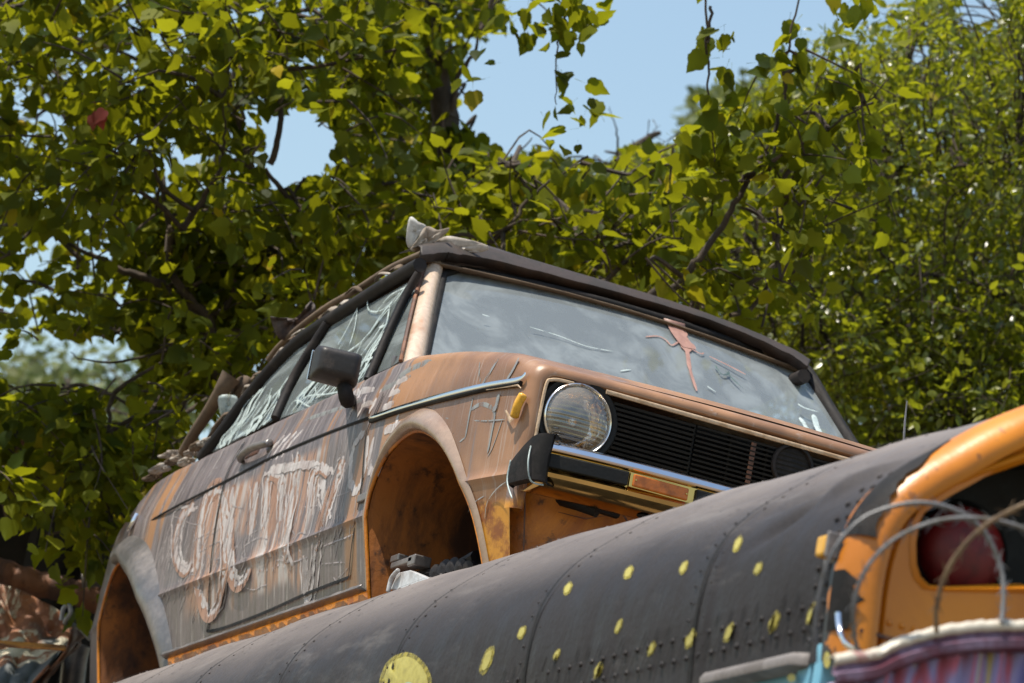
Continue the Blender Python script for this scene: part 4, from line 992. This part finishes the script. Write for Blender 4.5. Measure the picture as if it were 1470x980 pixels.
mb=MB();mb.tube(cat([dep(88,890,13.2),dep(91,873,13.2),dep(99,869,13.2),dep(101,880,13.2),dep(93,893,13.25),dep(105,897,13.3),dep(118,905,13.3),dep(130,918,13.3)],6),.008,6);tag(obj('bent_hook',mb,'alu',None,60,origin=dep(100,893,13.2)),'small bent grey metal hook rising from the rusty car nose','hook')
mb=MB();p=dep(110,985,13.7);mb.tube(cat([dep(112,925,13.6),dep(107,950,13.6),dep(100,1010,13.6)],4),.045,12);q=dep(100,1010,13.6);mb.tube([q,[q[0],q[1],-GZ]],.045,12);tag(obj('grey_pipe',mb,'greymetal',None,60,origin=(q[0],q[1],-GZ)),'upright grey pipe between the rusty car nose and the rear wheel arch','pipe')
mb=MB();L=[(-120,790),(0,822),(40,834),(90,846),(150,862)];A=[dep(a,b,14.3) for a,b in L];P=cat(A,6);mb.tube([p+R.randn(3)*.003 for p in P],.050,12);tag(obj('rusty_beam',mb,'rust_dark',None,80,origin=dep(0,900,14.3)),'long rusty bent beam above the wrecked car nose on the left','beam')
mb=MB();mb.tube(cat([dep(118,832,14.0),dep(150,831,14.0)],3),.028,10);tag(obj('short_pipe',mb,'greymetal',None,60,origin=dep(134,840,14)),'short grey pipe end just left of the rear wheel arch top','pipe')
# what carries the wreck: stacked timber blocks and the dark shed behind
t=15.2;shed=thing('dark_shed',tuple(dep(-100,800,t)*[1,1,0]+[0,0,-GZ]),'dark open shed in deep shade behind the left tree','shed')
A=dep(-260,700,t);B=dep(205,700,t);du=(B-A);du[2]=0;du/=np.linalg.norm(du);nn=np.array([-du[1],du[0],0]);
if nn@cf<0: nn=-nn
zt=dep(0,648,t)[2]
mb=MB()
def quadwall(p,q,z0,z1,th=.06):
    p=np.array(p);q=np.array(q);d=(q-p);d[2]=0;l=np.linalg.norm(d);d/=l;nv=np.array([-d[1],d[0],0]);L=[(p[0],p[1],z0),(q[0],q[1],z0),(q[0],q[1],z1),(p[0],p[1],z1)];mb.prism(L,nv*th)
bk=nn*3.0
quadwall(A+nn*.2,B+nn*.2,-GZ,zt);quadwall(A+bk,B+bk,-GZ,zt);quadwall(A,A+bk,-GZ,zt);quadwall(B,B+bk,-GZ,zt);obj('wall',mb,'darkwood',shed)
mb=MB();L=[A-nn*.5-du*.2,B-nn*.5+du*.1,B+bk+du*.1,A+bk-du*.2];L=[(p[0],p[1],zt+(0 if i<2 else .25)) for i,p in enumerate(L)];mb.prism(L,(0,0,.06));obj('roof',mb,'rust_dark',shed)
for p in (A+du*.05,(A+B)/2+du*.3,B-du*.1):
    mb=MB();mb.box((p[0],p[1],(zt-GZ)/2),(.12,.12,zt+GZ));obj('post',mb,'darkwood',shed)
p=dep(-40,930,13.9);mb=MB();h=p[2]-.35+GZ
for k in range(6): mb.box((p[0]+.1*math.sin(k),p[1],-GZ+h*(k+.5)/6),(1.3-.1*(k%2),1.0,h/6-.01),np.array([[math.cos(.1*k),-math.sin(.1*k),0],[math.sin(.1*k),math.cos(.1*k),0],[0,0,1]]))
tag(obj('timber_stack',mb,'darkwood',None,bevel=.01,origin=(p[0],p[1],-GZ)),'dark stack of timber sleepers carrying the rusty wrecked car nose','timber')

# ================================================================== TREES
def inpoly(P,poly):
    x,y=P[:,0],P[:,1];r_=np.zeros(len(P),bool);n=len(poly);j=n-1
    for i in range(n):
        xi,yi=poly[i];xj,yj=poly[j];c=((yi>y)!=(yj>y))&(x<(xj-xi)*(y-yi)/(yj-yi+1e-9)+xi);r_^=c;j=i
    return r_
GAPS=[[(672,52),(690,66),(735,50),(745,-80),(1006,-80),(968,20),(966,75),(996,112),(996,170),(965,200),(905,206),(862,236),(820,228),(792,206),(742,222),(704,216),(684,190),(655,168),(658,105)],
      [(376,196),(392,166),(430,156),(458,174),(480,198),(474,240),(442,260),(402,274),(376,252)],
      [(1048,-80),(1198,-80),(1186,15),(1120,50),(1085,95),(1052,70)],
      [(1380,-10),(1430,0),(1436,25),(1390,38)],[(1308,62),(1330,70),(1326,92),(1308,90)],
      [(8,508),(60,478),(140,490),(200,500),(212,530),(170,560),(90,545),(20,560)],[(140,566),(185,580),(192,604),(160,612)],[(165,60),(188,66),(196,86),(170,84)],[(52,152),(80,156),(86,176),(58,176)],[(340,158),(372,166),(366,184),(340,180)]]
# hanging sprays in front of the gap
def gapmask(P,grow=0):
    px=pix(P);r_=np.zeros(len(P),bool)
    for g_ in GAPS:
        r_|=inpoly(px,g_)
    return r_
BROAD=[(0,.0),(-.07,.15),(.02,.33),(.18,.40),(.30,.37),(.43,.41),(.55,.33),(.64,.22),(.78,.15),(.9,.06),(1,0)]
OVAL=[(0,0),(.22,.22),(.55,.26),(.82,.13),(1,0)]
SIMPLE=[(0,0),(.1,.26),(.4,.36),(.75,.22),(1,0)]
def leaf_arrays(pos,dirs,nrm,size,shape,curl=.25,fold=.22):
    S=np.array(shape);n=len(S);N=len(pos)
    side=np.cross(nrm,dirs);side/=np.linalg.norm(side,axis=1)[:,None]+1e-9;up=np.cross(dirs,side)
    # local verts: outline right, outline left (w/out ends), centre
    L=[(u,v,1) for u,v in S]+[(u,-v,1) for u,v in S[1:-1]]+[(.45,0,0)]+[(-.55,.012,0),(-.55,-.012,0),(.06,0,0)]
    L=np.array(L,float);m=len(L);cu_=(R.rand(N,1)*2-.4)*curl;fo=R.rand(N,1)*fold*2-.05
    z=-cu_*np.clip(L[None,:,0],0,1)**2+fo*np.abs(L[None,:,1])
    wj=.85+.3*R.rand(N,1)
    V=pos[:,None,:]+size[:,None,None]*(L[None,:,0:1]*dirs[:,None,:]+(L[None,:,1]*wj)[:,:,None]*side[:,None,:]+z[:,:,None]*up[:,None,:])
    c=m-4;F=[(m-3,m-2,m-1)]
    for k in range(n-1): F.append((k,k+1,c))
    lft=[0]+list(range(n,n+n-2))+[n-1]
    for k in range(n-1): F.append((lft[k+1],lft[k],c))
    F=np.array(F);FA=(F[None]+(np.arange(N)*m)[:,None,None]).reshape(-1,3)
    return V.reshape(-1,3),FA
def foliage_obj(name,V,Fc,mat,parent):
    me=bpy.data.meshes.new(name);o_=ORIG[parent.name];V=V-o_
    me.vertices.add(len(V));me.vertices.foreach_set('co',V.astype(np.float32).ravel())
    me.loops.add(Fc.size);me.loops.foreach_set('vertex_index',Fc.astype(np.int32).ravel())
    me.polygons.add(len(Fc));me.polygons.foreach_set('loop_start',np.arange(0,Fc.size,3,dtype=np.int32));me.polygons.foreach_set('loop_total',np.full(len(Fc),3,dtype=np.int32))
    me.update(calc_edges=True);me.validate();me.materials.append(MAT[mat]);me.polygons.foreach_set('use_smooth',[True]*len(me.polygons))
    ob=bpy.data.objects.new(name,me);COL.objects.link(ob);ob.parent=parent;return ob
def norm(a): return a/(np.linalg.norm(a,axis=-1,keepdims=True)+1e-9)
def make_tree(name,label,base,trunk_r,limbs,clusters,lpc,size,shape,mat,group='trees behind the car',spread=.16,mask=True,twr=.005,droop=.5,extra=None,joins=None,twl=.32,flat=.6,exm=False):
    """limbs: list of (points, r0, r1); clusters: Nx3 centres; each cluster is a twig with leaves"""
    T=thing(name,tuple(base),label,'tree',group);mb=MB();pts=[]
    for (P,r0,r1) in limbs:
        Q=cat(P,8);Q=Q+np.cumsum(R.randn(*Q.shape)*.004,axis=0);rr=np.linspace(r0,r1,len(Q))*(.72 if r0<.06 else 1)*np.clip(np.linspace(1.,.55,len(Q)),.55,1);mb.tube(Q,rr,8);pts.append(Q)
    AP=np.vstack(pts)
    pos=[];dr=[];
    cen=clusters
    for c in cen:
        k=int(np.argmin(((AP-c)**2).sum(1)));d=c-AP[k];L=np.linalg.norm(d)
        a=c-norm(d)*min(L,twl)+R.randn(3)*.03;
        td=norm(norm(d)*.8+R.randn(3)*.5+np.array([0,0,.15]))
        a=c-td*twl*.5;b=c+td*twl*.5+np.array([0,0,-.05]);mid=c+R.randn(3)*.03
        if mask and gapmask(np.array([a,b,(a+b)/2])).any(): a=c+(a-c)*.3;b=c+(b-c)*.3;mid=c
        Q=cat([a,mid,b],3);mb.tube(Q,np.linspace(twr,twr*.35,len(Q)),4,False)
        if R.rand()<.22 and L<1.2 and not (mask and gapmask(np.array([AP[k],(AP[k]+a)/2,AP[k]*.25+a*.75,AP[k]*.75+a*.25])).any()): mb.tube(cat([AP[k],(AP[k]+a)/2+R.randn(3)*.05+[0,0,.04],a],4),np.linspace(twr*2.0,twr,9),5,False)
        tt=R.rand(lpc);base_=a+(b-a)*tt[:,None];off=norm(R.randn(lpc,3))
        dd=norm(off*1.0+td*.6+np.array([0,0,-droop])*R.rand(lpc,1)*1.6);pos.append(base_+off*R.rand(lpc,1)*spread*.25+dd*size*.5);dr.append(dd)
    pos=np.vstack(pos);dr=np.vstack(dr)
    if mask: k=~(gapmask(pos)|gapmask(pos+dr*size*.8));pos=pos[k];dr=dr[k]
    if extra is not None:
        if exm: k=~gapmask(extra[0]+extra[1]*size*.5);extra=(extra[0][k],extra[1][k])
        pos=np.vstack([pos,extra[0]]);dr=np.vstack([dr,extra[1]])
    N=len(pos);nr=norm(np.array([0,0,flat])+R.randn(N,3)*.62);sz=size*(.45+.80*R.rand(N)**.8)
    V,F_=leaf_arrays(pos,dr,nr,sz,shape)
    obj('trunk',mb,'bark',T,60);foliage_obj('crown',V,F_,mat,T);return T
def scatter(poly,n,t0,t1,mask=True):
    out=[];P=np.array(poly);lo,hi=P.min(0),P.max(0)
    m=0
    while m<n:
        q=np.stack([R.uniform(lo[0],hi[0],600),R.uniform(lo[1],hi[1],600)],1);q=q[inpoly(q,poly)]
        if not len(q): continue
        t=R.uniform(t0,t1,len(q))[:,None];X=(q[:,0:1]-735)/FL;Y=(q[:,1:2]-490)/FL
        p=C0+(cf+X*cr-Y*cu)*t
        if mask: p=p[~gapmask(p)]
        out.append(p);m+=len(p)
    return np.vstack(out)[:n]
def along(P,n,sp):
    Q=cat(P,12);k=R.randint(0,len(Q),n);return Q[k]+R.randn(n,3)*sp
def ground_under(p): return np.array([p[0],p[1],-GZ])
# --- left broad-leaved tree
t=14.0
b0=dep(420,640,t+.3);base=ground_under(b0)
D=lambda L,t_: [dep(a,b,t_+ (c if len(q)>2 else 0)) if False else dep(a,b,t_) for q in L for (a,b,c) in [(q[0],q[1],0)]]
J=dep(335,545,t);J2=dep(305,488,t)
limbs=[([base,base+[.05,.05,1.6],b0,dep(360,585,t),J,J2],.13,.05),
 ([J2]+D([(262,446),(215,415),(170,398),(120,375),(60,340)],t),.040,.012),
 ([J2]+D([(285,452),(250,400),(252,350),(262,330),(300,300)],t),.034,.012),
 (D([(252,350),(245,300),(225,250),(190,190),(165,150)],t),.018,.006),
 (D([(262,330),(300,280),(325,240),(330,180),(320,110)],t-.3),.018,.006),
 ([J]+D([(260,530),(215,505),(165,478)],t+.3),.022,.008),([J]+D([(290,565),(240,560),(180,545)],t+.2),.014,.006),
 ([J]+D([(380,470),(400,380),(430,300),(455,250)],t+.4),.05,.014),
 (D([(385,235),(398,190),(405,120),(402,60),(412,0),(440,-60)],t-.2),.018,.012),(D([(430,300),(385,235)],t+.1),.02,.018),
 (D([(360,240),(330,120),(300,40),(300,-60)],t+.3),.02,.008),
 ([J2]+D([(150,520),(110,500)],t-.2),.010,.004),(D([(165,560),(150,640),(120,690),(60,730),(10,745)],t-.5),.012,.004),([J]+D([(250,600),(165,560)],t-.4),.015,.012),
 (D([(0,10),(30,70),(90,120),(130,180)],t),.012,.005),(D([(120,375),(60,300),(20,200),(0,100)],t),.014,.006),
 (D([(190,-60),(205,0),(212,60),(225,120)],t+.8),.05,.03)]
poly=[(-160,-120),(560,-120),(575,60),(560,170),(520,250),(560,330),(480,420),(400,470),(330,545),(290,640),(215,680),(190,740),(120,690),(40,660),(-60,640),(-160,640)]
cl=np.vstack([scatter(poly,450,t-.9,t+1.3),scatter([(-120,560),(200,590),(260,640),(210,690),(140,800),(95,800),(85,730),(-20,730),(-60,700)],34,t-1.0,t-.3),scatter([(200,300),(520,260),(470,420),(400,460),(320,540),(200,520)],150,t,t+1.2)])
# red leaf
ex=None
make_tree('broadleaf_tree','tall broad-leaved tree filling the left side, with forking dark limbs above the car boot',base,.1,limbs,cl,18,.070,BROAD,'leafA',spread=.22)
mb=MB();
T_=[o for o in COL.objects if o.name=='broadleaf_tree'][0]
pos=np.array([dep(140,160,12.9),dep(150,158,12.9),dep(134,166,12.9)]);V,F_=leaf_arrays(pos,norm(np.array([[0,.6,-1],[0,-.5,-1],[.2,.1,-1.]])),norm(np.array([[1,-.4,.1]]*3)),np.array([.065,.06,.05]),BROAD);foliage_obj('red_leaf_cluster',V,F_,'redleaf',T_)
# --- centre tree with the upright trunk
t=15.2;base=ground_under(dep(690,700,t))
limbs=[([base,base+[0,0,2.0],dep(690,430,t),dep(665,260,t),dep(648,165,t),dep(640,90,t),dep(632,0,t),dep(628,-80,t)],.12,.032),
 (D([(648,165),(660,110),(680,65),(690,40)],t),.022,.012),(D([(665,300),(700,250),(760,190)],t),.02,.006),(D([(665,330),(600,260),(580,180),(575,90),(545,40)],t),.022,.006),
 (D([(690,40),(730,-10),(790,30),(810,60)],t-.6),.008,.004)]
hang=D([(830,-60),(818,0),(812,50),(800,110),(792,170)],12.9);limbs.append((hang,.010,.004))
limbs.append((D([(690,40),(740,-60),(830,-60)],13.5),.014,.010))
poly=[(480,-100),(690,-100),(700,30),(655,60),(665,170),(700,215),(800,205),(820,260),(800,420),(560,420),(470,330),(500,200)]
cl=np.vstack([scatter(poly,250,t-.3,t+1.8)])
h=along(hang,9,.045);ex_p=[];ex_d=[]
for c in h:
    for _ in range(7): ex_p.append(c+R.randn(3)*.05);ex_d.append(norm(R.randn(3)+[0,0,-.9]))
for q in [(850,158),(860,170),(745,45),(760,30),(700,15),(722,10),(770,60),(690,80),(672,130)]:
    c=dep(q[0],q[1],13.2)
    for _ in range(3): ex_p.append(c+R.randn(3)*.03);ex_d.append(norm(R.randn(3)+[0,0,-.9]))
make_tree('broadleaf_tree','slender tree with an upright grey-brown trunk beside the sky gap at top centre',base,.1,limbs,cl,15,.072,BROAD,'leafA',spread=.18,extra=(np.array(ex_p),np.array(ex_d)))
# --- tree with the diagonal branches right of centre
t=12.7;base=ground_under(dep(900,640,t))
b2=D([(940,432),(980,385),(1020,325),(1060,270),(1082,225),(1098,170),(1100,110),(1112,50),(1135,-30)],t)
b3=D([(1060,262),(1110,235),(1160,205),(1230,150),(1270,100)],t)
b4=D([(1020,8),(1014,60),(1018,120),(1026,170),(1034,212)],t-.1)
b5=D([(1115,345),(1135,290),(1146,230),(1160,150),(1190,60)],t)
limbs=[([base,base+[0,0,1.8],dep(900,560,t),dep(915,470,t)]+b2[:1],.09,.022),(b2,.020,.007),(b3,.012,.005),(b5,.010,.004),(b4,.008,.005),
 (D([(1014,60),(1010,-20),(1000,-60)],t-.1),.007,.006),(D([(1060,470),(1100,420),(1115,345)],t+.2),.012,.010),([dep(915,470,t)]+D([(1000,480),(1060,470)],t+.2),.014,.012),
 ([dep(915,470,t)]+D([(860,400),(790,320),(740,260)],t+.8),.03,.010),(D([(700,350),(740,310),(770,270),(830,240)],t+.6),.015,.006)]
poly1=[(640,225),(700,220),(745,222),(800,210),(870,232),(950,215),(1010,215),(1060,300),(1020,420),(900,400),(700,350),(600,330)]
cl=np.vstack([scatter(poly1,130,t+.4,t+2.0),scatter([(1020,240),(1240,140),(1260,240),(1180,400),(1060,440),(940,400)],26,t-.2,t+.5),along(b3,7,.06),along(b5,7,.06)])
ex_p=[];ex_d=[]
for Pn,n,s_ in ((b4,14,.05),(b2[5:],10,.06),(b2[:6],12,.07),(D([(1180,-60),(1200,20),(1230,60)],t),8,.10),(D([(980,170),(1020,210),(1060,230)],t),5,.06)):
    for c in along(Pn,n,s_):
        for _ in range(4): ex_p.append(c+R.randn(3)*.045);ex_d.append(norm(R.randn(3)+[0,0,-1.0]))
make_tree('broadleaf_tree','young tree with dark diagonal branches right of the sky gap above the windscreen',base,.1,limbs,cl,11,.070,BROAD,'leafA',spread=.18,exm=True,extra=(np.array(ex_p),np.array(ex_d)))
# --- small glossy leaved tree on the right
t=16.;base=ground_under(dep(1380,700,t+1))
limbs=[([base,base+[0,0,2.5],dep(1340,500,t+1),dep(1290,400,t+.6),dep(1260,250,t+.6),dep(1300,80,t+.8),dep(1350,-60,t+1)],.16,.04),
 (D([(1330,480),(1200,440),(1140,400),(1090,360)],t-.7),.03,.012),(D([(1205,505),(1180,460),(1150,420),(1120,395)],t-.8),.03,.012),
 (D([(1150,500),(1158,440),(1150,400)],t-.9),.014,.008),(D([(1110,480),(1095,430),(1080,380)],t-.9),.014,.008),
 (D([(1440,420),(1380,390),(1310,385),(1260,370)],t-.9),.02,.010),(D([(1470,560),(1400,540),(1375,530),(1360,600)],t-.9),.014,.008),(D([(1300,250),(1380,235),(1470,225)],t-.6),.02,.01)]
poly=[(905,215),(960,195),(1040,180),(1120,110),(1200,60),(1290,20),(1380,-60),(1640,-100),(1640,700),(1220,700),(1180,600),(1080,480),(960,430),(860,400),(830,260)]
cl=np.vstack([scatter(poly,2500,t-1.2,t+1.6),scatter([(1180,420),(1640,380),(1640,720),(1230,720),(1180,600)],420,t-1.4,t-.6)])
make_tree('small_leaved_tree','dense tree of small glossy leaves behind the bus at the right side',base,.1,limbs,cl,15,.046,OVAL,'leafB',spread=.17,twr=.0028,droop=.1,twl=.26,flat=.8)
# --- small leaved tree filling in behind the middle
t=18.;base=ground_under(dep(800,700,t))
limbs=[([base,base+[0,0,3.0],dep(800,420,t),dep(840,300,t),dep(900,230,t),dep(950,195,t)],.14,.02),(D([(800,420),(640,380),(520,300)],t),.05,.015),(D([(892,240),(888,190),(880,155)],t-.8),.010,.004),(D([(935,200),(940,185),(945,172)],t-.8),.006,.003)]
poly=[(560,240),(700,240),(760,225),(860,240),(905,205),(960,205),(1080,130),(1120,400),(1000,470),(700,420),(560,380)]
cl=np.vstack([scatter(poly,620,t-1.,t+1.4),along(D([(935,200),(940,185),(945,168)],t-.8),3,.03)])
make_tree('small_leaved_tree','small-leaved tree whose crown closes the view just above the car roof',base,.1,limbs,cl,15,.054,OVAL,'leafB',spread=.2,twr=.003,droop=.1)
# --- background tree behind the left one, and two hazier far trees
t=20.;base=ground_under(dep(250,700,t))
limbs=[([base,base+[0,0,3],dep(250,560,t),dep(300,300,t),dep(330,100,t)],.16,.03),(D([(280,400),(150,250),(60,120)],t),.05,.02),(D([(290,340),(420,300),(520,330)],t),.05,.02)]
poly=[(-200,-150),(600,-150),(580,80),(560,430),(430,520),(300,640),(200,640),(120,640),(-60,600),(-200,640)]
cl=scatter(poly,90,t-1.5,t+1.8)
make_tree('broadleaf_tree','shaded background tree showing between the leaves of the left tree',base,.1,limbs,cl,10,.105,SIMPLE,'leafA',spread=.30,twl=.45)
t=20.5;base=ground_under(dep(1200,700,t))
limbs=[([base,base+[0,0,3],dep(1200,500,t),dep(1230,300,t),dep(1330,100,t)],.18,.03),(D([(1210,420),(1050,300),(980,260)],t),.05,.02),(D([(1220,350),(1400,300),(1550,200)],t),.05,.02)]
poly=[(930,250),(1050,210),(1150,140),(1300,90),(1450,30),(1640,-60),(1640,720),(1180,720),(1000,460),(900,420)]
make_tree('small_leaved_tree','second small-leaved tree, mostly hidden behind the glossy-leaved one at the right',base,.1,limbs,scatter(poly,620,t-1,t+1),16,.075,OVAL,'leafB',spread=.30,twr=.004,droop=.1,twl=.45)
for (cx,cy,rx,ry,lb) in ((90,560,190,75,'pale far-off tree blurred low in the sky gap at the left edge'),(1085,165,75,38,'pale far-off treetop blurred behind the diagonal branches')):
    t=34.;base=ground_under(dep(cx,cy+150,t))
    limbs=[([base,base+[0,0,5],dep(cx,cy+60,t),dep(cx,cy,t)],.25,.06),(D([(cx,cy+40),(cx-rx*.5,cy)],t),.08,.02),(D([(cx,cy+40),(cx+rx*.5,cy-10)],t),.08,.02)]
    a=R.rand(170)*6.28;q=np.sqrt(R.rand(170));cl=np.array([dep(cx+rx*q_*math.cos(a_),cy+ry*q_*math.sin(a_)+ry*.3,t+R.uniform(-1.5,1.5)) for a_,q_ in zip(a,q)])
    make_tree('distant_tree',lb,base,.1,limbs,cl,12,.12,SIMPLE,'leafC',group='trees behind the car',spread=.5,mask=False,twl=.6)
